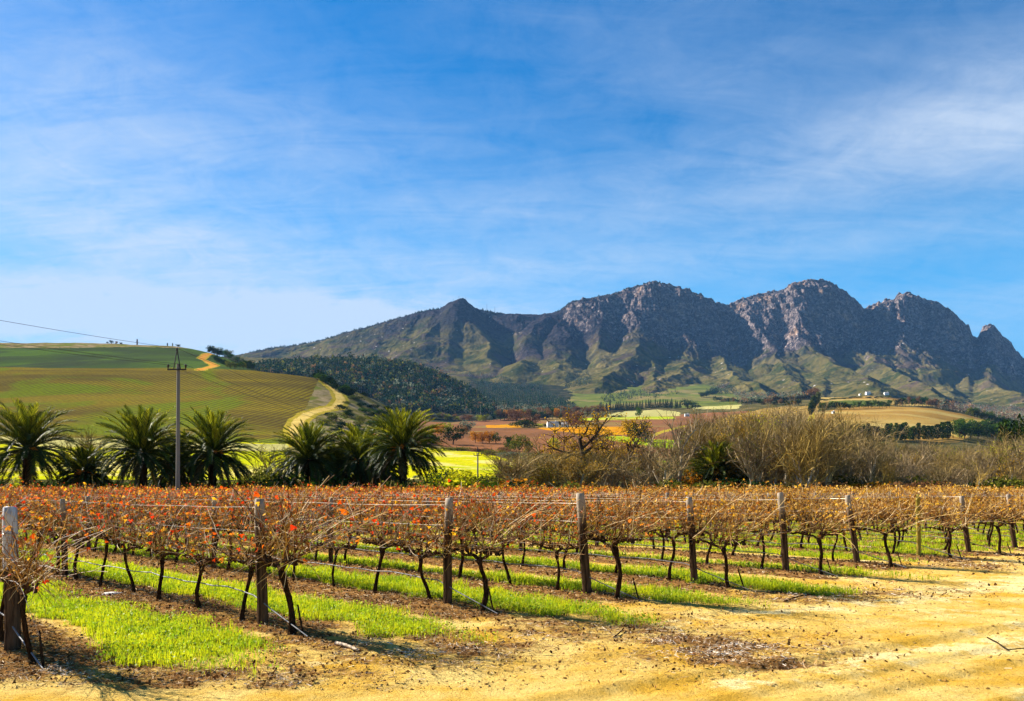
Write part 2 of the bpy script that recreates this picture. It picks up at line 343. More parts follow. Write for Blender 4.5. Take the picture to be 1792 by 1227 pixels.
# (polygon in photo pixels, nearest Y, farthest Y, material index): the fields as they lie on the ground
FIELDS = [
 ([(-600,700),(600,700),(740,760),(760,800),(560,870),(-600,870)], 150, 420, 1),
 ([(-700,752),(0,752),(300,772),(500,778),(530,790),(300,789),(0,776),(-700,770)], 250, 420, 10),
 ([(740,782),(770,785),(800,789),(835,791),(860,796),(885,803),(905,815),(900,828),(870,833),(820,838),(740,840)], 100, 520, 1),
 ([(620,800),(760,800),(760,838),(620,840)], 100, 330, 1), ([(1060,810),(1120,804),(1190,808),(1250,806),(1260,826),(1180,830),(1100,824),(1060,822)], 100, 420, 14),
 ([(1300,812),(1400,808),(1480,812),(1480,828),(1300,828)], 100, 400, 14),
 ([(-700,560),(560,600),(580,700),(525,778),(-700,775)], 405, 800, 2),
 ([(-700,500),(460,500),(460,648),(-700,642)], 800, 1350, 3),
 ([(560,660),(600,665),(770,745),(700,810),(500,800),(515,760)], 300, 820, 6),
 ([(-700,560),(330,590),(335,610),(240,607),(120,609),(-700,609)], 1000, 1400, 6),
 # middle fields
 ([(690,742),(1250,738),(1320,760),(1300,800),(900,812),(860,795),(730,775)], 430, 1200, 7),
 ([(700,730),(1100,728),(1420,715),(1420,760),(1250,772),(1100,752),(700,760)], 800, 1350, 7),
 ([(850,744),(905,743),(915,748),(852,749)], 600, 1300, 8),
 ([(935,749),(1130,746),(1136,761),(1040,761),(960,753)], 500, 1300, 8),
 ([(1050,764),(1090,763),(1140,769),(1200,771),(1260,777),(1262,788),(1190,788),(1130,780),(1070,771)], 400, 900, 14),
 ([(1010,732),(1090,730),(1180,729),(1182,733),(1090,735),(1010,736)], 800, 1500, 14),
 ([(1060,726),(1100,719),(1150,717),(1190,721),(1190,728),(1060,731)], 900, 1800, 10),
 ([(1205,713),(1215,697),(1260,700),(1300,706),(1290,716),(1205,716)], 1300, 2600, 10),
 ([(1130,764),(1160,753),(1200,744),(1202,747),(1165,756),(1135,768)], 500, 1300, 5),
 ([(1250,735),(1432,693),(1440,700),(1420,745),(1290,765)], 600, 1330, 13),
 ([(1395,745),(1425,722),(1440,724),(1420,748)], 600, 1330, 5),
 ([(1425,722),(1560,700),(1730,722),(1740,745),(1640,790),(1430,780)], 700, 1200, 9),
 ([(1430,690),(1680,690),(1680,712),(1560,709),(1430,712)], 1280, 1600, 9),
 ([(1450,702),(1560,700),(1560,709),(1450,711)], 1290, 1480, 11),
 # foot of the mountains
 ([(430,600),(880,600),(880,760),(740,730),(620,735),(430,720)], 1350, 2100, 12),
 ([(820,655),(1000,670),(1040,720),(820,728)], 2000, 3400, 12),
 ([(1000,660),(1420,660),(1420,716),(1000,716)], 1720, 3400, 11),
 ([(1420,640),(1900,640),(1900,740),(1420,700)], 1650, 3400, 12),
 ([(1745,722),(1830,720),(1830,729),(1745,730)], 1650, 3400, 10),
]
ROADS = [  # centre line in pixels, half width in m, widening
 ([(555,662),(572,672),(590,686),(597,700),(588,713),(562,718),(540,724),(524,736),(516,750),(522,768),(535,785)], 3.6),
 ([(372,607),(362,620),(352,628),(364,633),(376,640),(352,645),(352,648)], 4.0),
 ([(1735,738),(1712,735),(1700,738),(1668,741),(1662,746),(1668,755),(1672,763)], 3.8),
]
def inpoly(x, y, poly):
    r = np.zeros(x.shape, bool); n = len(poly)
    for i in range(n):
        x1, y1 = poly[i]; x2, y2 = poly[(i + 1) % n]
        if y1 == y2: continue
        c = ((y1 > y) != (y2 > y)) & (x < (x2 - x1) * (y - y1) / (y2 - y1) + x1); r ^= c
    return r
def to_px(X, Y, Z):
    Y = np.maximum(Y, .5); return 896 + F_PX * X / Y, HORIZ - F_PX * (Z - CAM_H) / Y
def grid_mesh(name, us, ys, off, hfun, mats, mi_fun, smooth=True):
    U, Y = np.meshgrid(us, ys); X = U * (Y + off); Z = hfun(X, Y)
    V = np.stack([X, Y, Z], -1).reshape(-1, 3); nr, nc = U.shape
    a = (np.arange(nr - 1)[:, None] * nc + np.arange(nc - 1)[None, :]).ravel()
    F = np.stack([a, a + 1, a + nc + 1, a + nc], 1)
    mi = mi_fun(V[F].mean(1)) if mi_fun else None
    return mesh_np(name, V, F, mats, mi, smooth)
def seg_d(X, Y, P):
    d = np.full(X.shape, 1e9)
    for (x1, y1), (x2, y2) in zip(P[:-1], P[1:]):
        dx, dy = x2 - x1, y2 - y1; t = np.clip(((X - x1) * dx + (Y - y1) * dy) / (dx * dx + dy * dy + 1e-9), 0, 1)
        d = np.minimum(d, np.hypot(X - x1 - t * dx, Y - y1 - t * dy))
    return d
road_w = [([tuple(hit(*q)[:2]) for q in pts], w) for pts, w in ROADS]
def far_mi(C):
    wob = fbm(C[:, 0] / 14, C[:, 1] / 14, 3, 9) * 1.3
    px, py = to_px(C[:, 0], C[:, 1], C[:, 2]); fw_ = np.clip((C[:, 1] - 1300) / 400, 0, 1); w2 = fbm(C[:, 0] / 60, C[:, 1] / 60, 4, 19); px = px + wob * 1.5 + fw_ * w2 * 22; py = py + wob * 0.7 + fw_ * w2 * 3
    mi = np.zeros(len(C), int)
    for poly, y0, y1, m in FIELDS:
        k = inpoly(px, py, poly) & (C[:, 1] > y0) & (C[:, 1] < y1); mi[k] = m
    for P, w in road_w:
        d = seg_d(C[:, 0], C[:, 1], P) + wob * .6
        q_ = w == 4.0; mi[d < w * (1.5 if q_ else 2.0)] = 5; mi[d < w] = 15 if q_ else 4
    return mi
us = np.concatenate([np.linspace(-1.45, -0.72, 90)[:-1], np.linspace(-0.72, 0.74, 1250), np.linspace(0.74, 1.45, 90)[1:]])
ys = np.exp(np.linspace(math.log(76), math.log(3400), 720))
me = grid_mesh('hills', us, ys, 0.0, lambda X, Y: H(X, Y) - 0.03 * (Y < 80), MATS, far_mi)
link('hills', me, kind='structure')

# ------------------------------------------------------------------ mountains
CREST = [(200,655),(300,640),(430,619),(470,611),(520,604),(560,597),(600,584),(650,571),(700,556),(740,545),(770,541),(785,530),(800,526),(815,527),(830,538),(850,545),(880,549),
 (930,551),(965,549),(985,540),(1000,528),(1020,524),(1045,520),(1080,512),(1100,504),(1130,497),(1145,493),(1160,496),(1190,503),(1220,512),(1250,528),(1275,535),(1300,522),
 (1330,516),(1350,511),(1372,508),(1385,497),(1410,491),(1440,490),(1460,497),(1480,511),(1500,528),(1512,543),(1530,532),(1550,524),(1565,524),(1572,514),(1590,513),(1610,521),
 (1640,530),(1660,540),(1680,560),(1695,570),(1703,590),(1712,590),(1720,573),(1730,567),(1742,572),(1755,590),(1770,600),(1775,612),(1792,628),(1830,655),(1900,690),(2100,735),(2400,760)]
YC, YF = 4600.0, 2900.0
cu = np.array([ray(*p)[0] for p in CREST]); ch = np.array([CAM_H + ray(*p)[1] * YC for p in CREST])
FOOT = [(200,700),(430,690),(700,690),(900,700),(1200,702),(1400,704),(1600,712),(1792,730),(2400,780)]
fu = np.array([ray(*p)[0] for p in FOOT]); fh = np.array([CAM_H + ray(*p)[1] * YF for p in FOOT])
PS = np.array([0, .04, .12, .25, .4, .6, .8, 1.0, 1.3])
P_soft = np.array([1, .95, .84, .66, .47, .27, .12, 0, -.12])
P_rock = np.array([1, .88, .68, .47, .33, .19, .08, 0, -.10])
def apron(X, Y):
    u = X / Y; s = (YC - Y) / (YC - YF)
    a = np.interp(u, cu, ch); b = np.interp(u, fu, fh)
    k = np.clip((u - 0.06) / 0.16, 0, 1); k = k * k * (3 - 2 * k)
    p = np.interp(s, PS, P_soft) * (1 - k) + np.interp(s, PS, P_rock) * k
    back = np.clip(-s / 0.7, 0, 1.5)
    return np.where(s >= 0, b + (a - b) * p, b + (a - b) * (1 - 0.75 * back))
def drape(px, py, b):
    u, e = ray(px, py); Y = np.linspace(YC, YF - 300, 500)
    d = apron(u * Y, Y) + b - (CAM_H + e * Y)
    neg = np.where(d >= 0)[0]
    # farthest Y (starting from the crest) where the surface reaches the sight line
    k = neg[-1] if len(neg) else 0
    y = Y[k]; return (u * y, y)
SPURS = [  # pixel polyline, height above the apron, half width
 ([(800,527),(782,545),(760,575),(735,605),(705,620)], 55, 230),
 ([(812,530),(835,565),(850,600),(858,640)], 45, 170),
 ([(960,552),(938,570),(922,600),(915,640)], 65, 190),
 ([(985,545),(975,580),(968,620),(980,650)], 55, 170),
 ([(880,550),(872,590),(875,640)], 30, 150),
 ([(1050,530),(1052,565),(1048,600),(1062,640)], 55, 180),
 ([(1145,500),(1125,560),(1112,612),(1075,645),(1040,668)], 75, 230),
 ([(1112,612),(1140,640),(1152,668)], 50, 160),
 ([(1200,510),(1215,560),(1200,610),(1203,638),(1160,668),(1120,690)], 60, 220),
 ([(1203,638),(1260,665),(1330,690)], 55, 200),
 ([(1225,520),(1240,585),(1262,625),(1285,660),(1350,690)], 65, 150),
 ([(1300,525),(1310,560),(1325,590)], 70, 180),
 ([(1375,510),(1350,560),(1345,600),(1335,640)], 60, 170),
 ([(1410,500),(1395,550),(1400,605),(1450,628),(1500,652),(1538,668),(1580,688)], 95, 260),
 ([(1345,600),(1370,640),(1410,680)], 60, 190),
 ([(1400,605),(1430,650),(1450,690)], 50, 170),
 ([(1443,500),(1446,540),(1440,580)], 65, 90),
 ([(1490,530),(1520,600),(1538,636),(1586,660),(1643,697)], 85, 200),
 ([(1575,520),(1585,580),(1618,642),(1697,657),(1760,682),(1800,700)], 80, 260),
 ([(1618,642),(1660,680),(1690,705)], 45, 150),
 ([(1640,535),(1670,600),(1730,650)], 50, 170),
 ([(1730,570),(1745,610),(1790,650)], 60, 150),
 ([(600,590),(590,605),(560,622)], 20, 200), ([(680,565),(660,595),(640,615)], 30, 200),
]
GULLIES = [
 ([(858,560),(878,600),(895,632),(903,655)], 60, 120), ([(985,560),(1010,590),(1028,615),(1036,662)], 60, 110),
 ([(940,560),(905,600),(895,640)], 20, 80), ([(1160,560),(1195,600),(1238,635),(1280,655)], 55, 100),
 ([(1284,545),(1280,590),(1292,640),(1330,668)], 75, 120), ([(1365,600),(1385,640),(1420,672)], 50, 110),
 ([(1510,550),(1500,610),(1530,650)], 55, 110), ([(1600,620),(1600,650),(1615,690)], 40, 110), ([(1706,592),(1730,630),(1780,655)], 50, 100),
 ([(1445,640),(1480,668),(1510,692)], 40, 100), ([(1240,560),(1235,600),(1244,640)], 40, 90), ([(800,600),(812,630),(822,655)], 30, 100), ([(1085,560),(1078,600),(1060,630)], 35, 100),
]
mu = np.concatenate([np.linspace(-1.2, -0.5, 120)[:-1], np.linspace(-0.5, 0.72, 1500), np.linspace(0.72, 1.3, 90)[1:]])
my = np.concatenate([np.linspace(2400, 2900, 40)[:-1], np.linspace(2900, 4600, 420), np.linspace(4600, 6200, 60)[1:]])
U, Y = np.meshgrid(mu, my); X = U * Y
A = apron(X, Y)
wx = X + fbm(X / 240, Y / 240, 3, 21) * 55; wy = Y + fbm(X / 240, Y / 240, 3, 25) * 55
up = np.zeros_like(A); dn = np.zeros_like(A)
for pts, b, w in SPURS:
    P = [drape(px, py, b) for px, py in pts]
    d = seg_d(wx, wy, P); t = np.clip(1 - d / w, 0, 1); up = np.maximum(up, b * t ** 1.25)
for pts, b, w in GULLIES:
    P = [drape(px, py, -b * .5) for px, py in pts]
    d = seg_d(wx, wy, P); t = np.clip(1 - d / w, 0, 1); dn = np.maximum(dn, b * t ** 1.4)
S = (YC - Y) / (YC - YF)
Kr = np.clip((U - 0.06) / 0.16, 0, 1)
steep = np.clip(1.25 - np.abs(S) * 2.4, 0.12, 1)                   # rocky towards the crest
front = np.clip(S / 0.06, 0, 1)
n_g = fbm(wx / 150, wy / 420, 5, 31, 0.55, True)                     # gullies running down slope
n_r = fbm(X / 60, Y / 90, 5, 41, 0.6, True); n_s = fbm(X / 300, Y / 300, 4, 51)
n_f = fbm(X / 22, Y / 26, 3, 55, 0.6); n_k = fbm(X / 34, Y / 75, 4, 57, 0.62, True)
rockK = steep * (0.35 + 0.65 * Kr) * np.clip((U + 0.02) / 0.1 + 0.0, 0.25, 1)
low = np.clip((S - .28) / .3, 0, 1)
Z = A + (up - dn) * np.clip(S / 0.05, 0.0, 1) + front * (n_g - 0.2) * (16 + 34 * rockK) * (1 - .8 * low) + n_s * (12 + 10 * low) * front + (n_r - 0.3) * (3 + 24 * rockK) * (0.35 + 0.65 * front) + n_f * (1.0 + 2.5 * rockK)
fade = np.clip((Y - 2400) / 500, 0, 1)
Z = Z * 1.0 - (1 - fade) * 60
n_v = fbm(wx / 55, wy / 260, 4, 59, 0.55, True)
Z = Z + front * rockK * ((n_k - .35) * 10 + (n_v - .3) * 30)
str_ = 46.0; fz = (Z + n_s * 60) / str_; fr = fz - np.floor(fz); Z = Z + front * np.clip(rockK * 1.3 - .3, 0, 1) * str_ * .35 * (np.clip((fr - .3) / .4, 0, 1) - fr)
Zc = A + (n_r - 0.3) * (8 + 10 * Kr) + n_f * 5 + (n_k - .35) * 10 * Kr
Z = np.where(np.abs(S) < 0.012, Zc, Z)
MT = Z.copy()
V = np.stack([X, Y, Z], -1).reshape(-1, 3); nr, nc = U.shape
a = (np.arange(nr - 1)[:, None] * nc + np.arange(nc - 1)[None, :]).ravel()
F = np.stack([a, a + 1, a + nc + 1, a + nc], 1)
m = Mat('mountain_rock', 1.0, 0.0)
z = m.sepxyz()[2]; nz = m.normalz(); x_ = m.sepxyz()[0]
big = m.noise(0.0025, 5, 0.6, 0.6); mid = m.noise(0.012, 6, 0.65, 0.4); fine = m.noise(0.06, 6, 0.75)
veg = m.mix(m.step(mid, 0.38, 0.62), (0.034, 0.044, 0.010), (0.128, 0.102, 0.030))
veg = m.mix(m.math('MULTIPLY', m.step(m.noise(0.0045, 6, 0.65, 0.8), 0.50, 0.66), 0.6), veg, (0.21, 0.16, 0.06))
veg = m.mix(m.math('MULTIPLY', m.step(m.noise(0.0032, 6, 0.65, 1.2), 0.52, 0.62), 0.75), veg, (0.085, 0.055, 0.05))
burnt = m.mix(m.step(fine, 0.35, 0.7), (0.009, 0.010, 0.018), (0.062, 0.050, 0.055))
c = m.mix(m.step(m.math('ADD', m.attr('alt'), m.math('MULTIPLY', m.math('SUBTRACT', big, 0.5), 1.1)), 0.30, 0.60), veg, burnt)
rock = m.mix(m.step(fine, 0.3, 0.7), (0.009, 0.011, 0.022), (0.40, 0.31, 0.28))
rock = m.mix(m.math('MULTIPLY', m.step(m.noise(0.008, 4, 0.6), 0.55, 0.68), 0.6), rock, (0.50, 0.30, 0.18))
rk = m.math('ADD', m.attr('rock'), m.math('MULTIPLY', m.math('SUBTRACT', 0.78, nz), 1.5))
rk = m.math('ADD', rk, m.math('MULTIPLY', m.math('SUBTRACT', mid, 0.5), 1.4))
ck = m.voro(0.03, src=m.map((1, .6, 1.0), src=None)); rock = m.mix(m.math('MULTIPLY', m.step(m.noise(0.045, 7, 0.8, 0.8), 0.55, 0.46), 0.7), rock, (0.006, 0.007, 0.014))
c = m.mix(m.step(rk, 0.42, 0.85), c, rock)
sh = m.voro(0.035)                                                   # bushes and boulders
c = m.mix(m.math('MULTIPLY', m.step(sh, 0.42, 0.18), 0.55), c, m.mix(0.5, c, (0.012, 0.02, 0.008)))
wr = m.voro(0.02, rnd=1.0)
c = m.mix(m.math('MULTIPLY', m.step(wr, 0.13, 0.07), m.step(m.noise(0.004, 3, 0.5), 0.48, 0.6)), c, (0.5, 0.45, 0.42))
m.col(c); m.bump(m.math('ADD', m.noise(0.03, 8, 0.75), m.math('MULTIPLY', fine, 0.5)), 0.9, 11.0)
alt = (Z - np.interp(U, fu, fh)) / 820.0
me = mesh_np('mountains', V, F, [m.m], None, True, {'rock': (rockK * 0.75 * np.clip((alt - .33) / .25, 0, 1) - .45 * np.clip((.42 - alt) / .15, 0, 1)).ravel(), 'alt': (alt - .16 * np.clip((.08 - U) / .2, 0, 1)).ravel()})
link('mountains', me, kind='structure')

# ------------------------------------------------------------------ near ground: sand track and vineyard soil
RD = np.array([-0.725, 0.689]); RN = np.array([0.689, 0.725])        # along the rows (away), across the rows
def gp(px, py):
    u, e = ray(px, py); y = -CAM_H / e; return np.array([u * y, y])
ENDS = [tuple(gp(*q)) for q in ((22,1145),(460,1097),(783,1062),(1028,1042),(1216,1024),(1376,1003),(1500,989),(1608,975),(1695,969),(1776,961))]
while len(ENDS) < 31: ENDS.append((ENDS[-1][0] + 2.16, ENDS[-1][1] + 1.54))
ENDS = [np.array(e) for e in ENDS]
E_S = np.array([e @ RN for e in ENDS]); E_T = np.array([e @ RD for e in ENDS])
FAR_Y = 63.0
def st(X, Y): return X * RN[0] + Y * RN[1], X * RD[0] + Y * RD[1]
def lane(X, Y):
    """signed distance to the nearest row line, metres past the row end (towards the vines)"""
    s, t = st(X, Y); k = np.clip(np.searchsorted(E_S, s), 1, len(E_S) - 1)
    lo = np.abs(s - E_S[k - 1]); hi = np.abs(s - E_S[k]); d = np.minimum(lo, hi)
    te = np.interp(s, E_S, E_T); return d, t - te, s, t, k
STRAW = [(820,1118,330,34,.62),(1010,1088,230,22,.55),(300,1182,300,24,.75),(560,1130,160,26,.6),(60,1165,120,40,.7),(1280,1140,150,26,1.0),(1180,1125,110,18,.8),(1420,1040,130,14,.7),(640,1130,130,24,.5),(780,1140,150,26,.7),(930,1115,110,20,.6),(330,1185,200,20,.5),(80,1185,130,25,.7),
         (1130,1100,130,16,.7),(1560,1035,130,9,.5),(1700,990,110,10,.6),(620,1150,60,14,.6),(480,1195,80,20,.6),(1340,1160,90,12,.9)]
def straw_w(X, Y):
    px, py = to_px(X, Y, np.zeros_like(X)); w = np.zeros_like(X)
    nn = fbm(X * 1.1, Y * 1.1, 4, 64, .6)
    for cx_, cy_, sx, sy, a in STRAW: w = np.maximum(w, a * np.exp(-((px - cx_) / sx / 1.25) ** 2 - ((py - cy_) / sy / 1.25) ** 2))
    w = w * np.clip(.72 + 1.4 * nn, 0, 1.1)
    return w
def straw_only(X, Y):
    px, py = to_px(X, Y, np.zeros_like(X)); w = np.zeros_like(X); nn = fbm(X * 2.2, Y * 2.2, 4, 67, .6)
    for cx_, cy_, sx, sy, a in STRAW[5:]: w = np.maximum(w, a * np.exp(-((px - cx_) / sx) ** 2 - ((py - cy_) / sy) ** 2))
    return w * np.clip(.7 + 1.8 * nn, 0, 1.3)
def litter_w(X, Y):
    d, q, s, t, k = lane(X, Y)
    n = fbm(X * 0.7, Y * 0.7, 4, 61)
    under = np.clip((1.0 - d) / 0.35, 0, 1) * np.clip((q + 1.6 + n * 1.5) / 0.9, 0, 1)
    return np.clip(np.maximum(under * (0.75 + 0.5 * n), straw_w(X, Y)), 0, 1)
def strip_w(X, Y):
    """green strips between the rows; they run a little past the row ends"""
    s, t = st(X, Y); n = fbm(X * 0.9, Y * 0.9, 4, 71); n2 = fbm(X * .45, Y * .45, 3, 73); n3 = fbm(X * 2.6, Y * 2.6, 3, 75); w = np.zeros_like(X)
    cen = [3.98, 6.38, 8.8, 10.95, 13.6, 16.6] + list((E_S[6:-1] + E_S[7:]) / 2 + 0.1)
    st0 = [6.9, 6.5, 5.7, 5.2, 4.6, 4.6] + list(E_T[6:-1] - 1.0)
    wd = [.62, .58, .62, .5, .62, .5] + [.55] * 40
    am = [1, 1, 1.0, .9, 1, .6] + [.75] * 40
    for c, t0, h, a in zip(cen, st0, wd, am):
        e = np.clip((t - t0 + n * 1.3) / 1.6, 0, 1)
        w = np.maximum(w, a * np.clip((h * (0.5 + .5 * e) * (1 + n2 * .9) - np.abs(s - c + n * .30)) / 0.30 + .4 + n3 * .8, 0, 1) * e)
    return w
def track(X, Y):
    """metres across the dirt track (its direction is about 30 deg right of +X)"""
    return -0.5 * X + 0.866 * Y
def near_z(X, Y):
    z = fbm(X * 0.35, Y * 0.35, 3, 81) * 0.035
    d, q, s, t, k = lane(X, Y)
    z = z + np.exp(-(d / 0.45) ** 2) * np.clip(q + 1, 0, 1) * 0.05
    return z * np.clip((75 - Y) / 20, 0, 1)
def near_h(X, Y):
    z = near_z(X, Y)
    L = litter_w(X, Y); tr = track(X, Y); near = np.clip((26 - Y) / 10, 0, 1)
    clod = fbm(X * 6, Y * 6, 3, 85, 0.6); fine = fbm(X * 17, Y * 17, 2, 88)
    z = z + near * (clod * (0.006 + 0.026 * L) + fine * (0.003 + 0.008 * L))
    w = tr + fbm(X * .5, Y * .5, 2, 90) * 0.12
    for c, wd, dp in ((3.55, .12, .032), (4.4, .09, .02), (4.85, .09, .02), (5.5, .13, .03), (2.6, .16, .03), (6.6, .12, .012), (8.2, .12, .012), (9.4, .1, .012)):
        z = z - near * dp * np.exp(-((w - c) / wd) ** 2) + near * dp * .6 * np.exp(-((w - c - wd * 1.8) / (wd * .7)) ** 2)
    tread = np.sin((0.866 * X + 0.5 * Y + np.abs(w - 3.55) * .8) * 2 * math.pi / 0.085) * (np.exp(-((w - 3.55) / .13) ** 4) + .7 * np.exp(-((w - 2.6) / .15) ** 4) + .6 * np.exp(-((w - 5.35) / .15) ** 4))
    return z + near * tread * 0.008
us = np.linspace(-1.25, 1.25, 1000)
ys = np.exp(np.linspace(math.log(2.2), math.log(84.0), 900)) - 6
U, Y = np.meshgrid(us, ys); X = U * (Y + 6); Z = near_h(X, Y)
V = np.stack([X, Y, Z], -1).reshape(-1, 3); nr, nc = U.shape
a = (np.arange(nr - 1)[:, None] * nc + np.arange(nc - 1)[None, :]).ravel()
F = np.stack([a, a + 1, a + nc + 1, a + nc], 1)
m = Mat('sandy_ground', 1.0, 0.0)
sandn = m.noise(0.9, 6, 0.65); sf = m.noise(28, 5, 0.75); sm = m.noise(5, 6, 0.7)
sand = m.mix(m.step(sandn, 0.34, 0.66), (0.70, 0.40, 0.05), (0.86, 0.62, 0.20))
sand = m.mix(m.step(m.math('ADD', m.math('MULTIPLY', m.attr('pale'), m.math('MULTIPLY', m.step(m.noise(1.1, 7, 0.75), .35, .65), 1.1)), m.math('MULTIPLY', m.math('SUBTRACT', sm, .5), 1.0)), 0.35, 0.8), sand, (0.90, 0.73, 0.34))
sand = m.mix(m.math('MULTIPLY', m.step(sf, 0.5, 0.75), 0.75), sand, (0.34, 0.15, 0.018))
sand = m.mix(m.math('MULTIPLY', m.step(m.noise(75, 3, 0.6), 0.57, 0.66), 0.8), sand, (0.17, 0.075, 0.012))
soil = m.mix(m.step(m.noise(7, 6, 0.75), 0.36, 0.62), (0.085, 0.034, 0.012), (0.40, 0.20, 0.055))
soil = m.mix(m.math('MULTIPLY', m.step(m.noise(22, 5, 0.8, 0.6), 0.52, 0.66), 0.6), soil, (0.52, 0.40, 0.24))
lw = m.math('ADD', m.attr('litter'), m.math('MULTIPLY', m.math('SUBTRACT', m.noise(3.2, 7, 0.75), 0.5), 1.5))
c = m.mix(m.step(lw, 0.22, 0.62), sand, soil)
gc = m.mix(m.noise(9, 4, 0.6), (0.06, 0.07, 0.008), (0.22, 0.20, 0.02))
c = m.mix(m.step(m.math('ADD', m.attr('strip'), m.math('MULTIPLY', m.math('SUBTRACT', sm, .5), .9)), 0.35, 0.8), c, gc)
m.col(c); m.bump(m.math('ADD', m.noise(45, 6, 0.8), m.math('MULTIPLY', m.noise(11, 5, .7), 1.5)), 1.0, 0.045)
tr = track(X, Y)
pale = np.exp(-((tr - 3.2) / .5) ** 2) + .8 * np.exp(-((tr - 5.2) / .35) ** 2) * np.clip(X / 2, 0, 1) + .6 * np.exp(-((tr - 8.0) / .5) ** 2) + .55 * np.clip((X - 1) / 5, 0, 1)
me = mesh_np('ground', V, F, [m.m], None, True, {'litter': litter_w(X, Y).ravel(), 'strip': strip_w(X, Y).ravel(), 'pale': pale.ravel()})
link('ground', me, kind='structure')

# loose material -------------------------------------------------------
def rnd_ground(n, y0, y1, rs, pw=1.0):
    y = y0 + (y1 - y0) * rs.rand(n) ** pw; x = (rs.rand(n) * 1.5 - 0.75) * (y + 1); return x, y
rs = np.random.RandomState(3)
# grass blades
m_grass = Mat('grass_blade', 0.6, 0.25)
gcol = m_grass.mix(m_grass.step(m_grass.noise(1.6, 4, .6), .36, .64), (0.09, 0.25, 0.003), (0.46, 0.50, 0.004))
gcol = m_grass.mix(m_grass.math('MULTIPLY', m_grass.attr('tone'), .55), gcol, (0.72, 0.66, 0.02))
m_grass.col(gcol); m_grass.translucent(gcol, 0.5)
def blades(x, y, hgt, wid, rs, lean=.5):
    n = len(x); z = near_z(x, y); a = rs.rand(n) * 6.283; h = hgt * (.3 + 1.1 * rs.rand(n) ** 1.5); w = wid * (.7 + .6 * rs.rand(n))
    la = rs.rand(n) * 6.283; ll = h * lean * rs.rand(n)
    ux, uy = np.cos(a) * w / 2, np.sin(a) * w / 2; tx, ty = np.cos(la) * ll, np.sin(la) * ll
    B1 = np.stack([x - ux, y - uy, z - .01], 1); B2 = np.stack([x + ux, y + uy, z - .01], 1)
    M1 = np.stack([x + tx * .35 - ux * .7, y + ty * .35 - uy * .7, z + h * .6], 1); M2 = np.stack([x + tx * .35 + ux * .7, y + ty * .35 + uy * .7, z + h * .6], 1)
    T1 = np.stack([x + tx - ux * .15, y + ty - uy * .15, z + h], 1); T2 = np.stack([x + tx + ux * .15, y + ty + uy * .15, z + h], 1)
    V = np.stack([B1, B2, M2, M1, T2, T1], 1).reshape(-1, 3); b = np.arange(n)[:, None] * 6
    return V, np.vstack([b + [0, 1, 2, 3], b + [3, 2, 4, 5]]), np.repeat(rs.rand(n), 6)
mb = MB()
for y0, y1, n, hh, ww in ((7, 14, 330000, .085, .007), (13, 22, 300000, .10, .012), (22, 40, 260000, .12, .022), (40, 62, 120000, .13, .04)):
    x, y = rnd_ground(n, y0, y1, rs); w = strip_w(x, y); pat = fbm(x * 2.2, y * 2.2, 3, 95)
    k = rs.rand(n) < np.clip(w * (0.75 + pat * .9), 0, 1); x, y, pat = x[k], y[k], pat[k]
    V, F, c = blades(x, y, hh * (1 + pat * .7), ww, rs); mb.add(V, F, 0, c)
link('grass', mb.mesh('grass', [m_grass.m]), kind='stuff', label='bright green grass in strips between the vine rows')
# clover-like low leaves in the strips and sparse weeds between
m_weed = Mat('weed_leaf', 0.6, 0.2); wc = m_weed.mix(m_weed.attr('tone'), (0.16, 0.30, 0.01), (0.42, 0.46, 0.02)); m_weed.col(wc); m_weed.translucent(wc, .45)
mb = MB()
for y0, y1, n, sz in ((7.5, 16, 90000, .016), (16, 36, 90000, .03)):
    x, y = rnd_ground(n, y0, y1, rs); w = np.maximum(strip_w(x, y) * .9, .05 * np.clip(fbm(x * .8, y * .8, 3, 99) * 3, 0, 1) * (lane(x, y)[1] > -.5))
    k = rs.rand(n) < w; x, y = x[k], y[k]
    mb.cards(np.stack([x, y, near_z(x, y) + .02 + rs.rand(len(x)) * .07], 1), sz, .8, rs=rs)
link('weeds', mb.mesh('weeds', [m_weed.m]), kind='stuff', label='low leafy weeds among the grass strips')
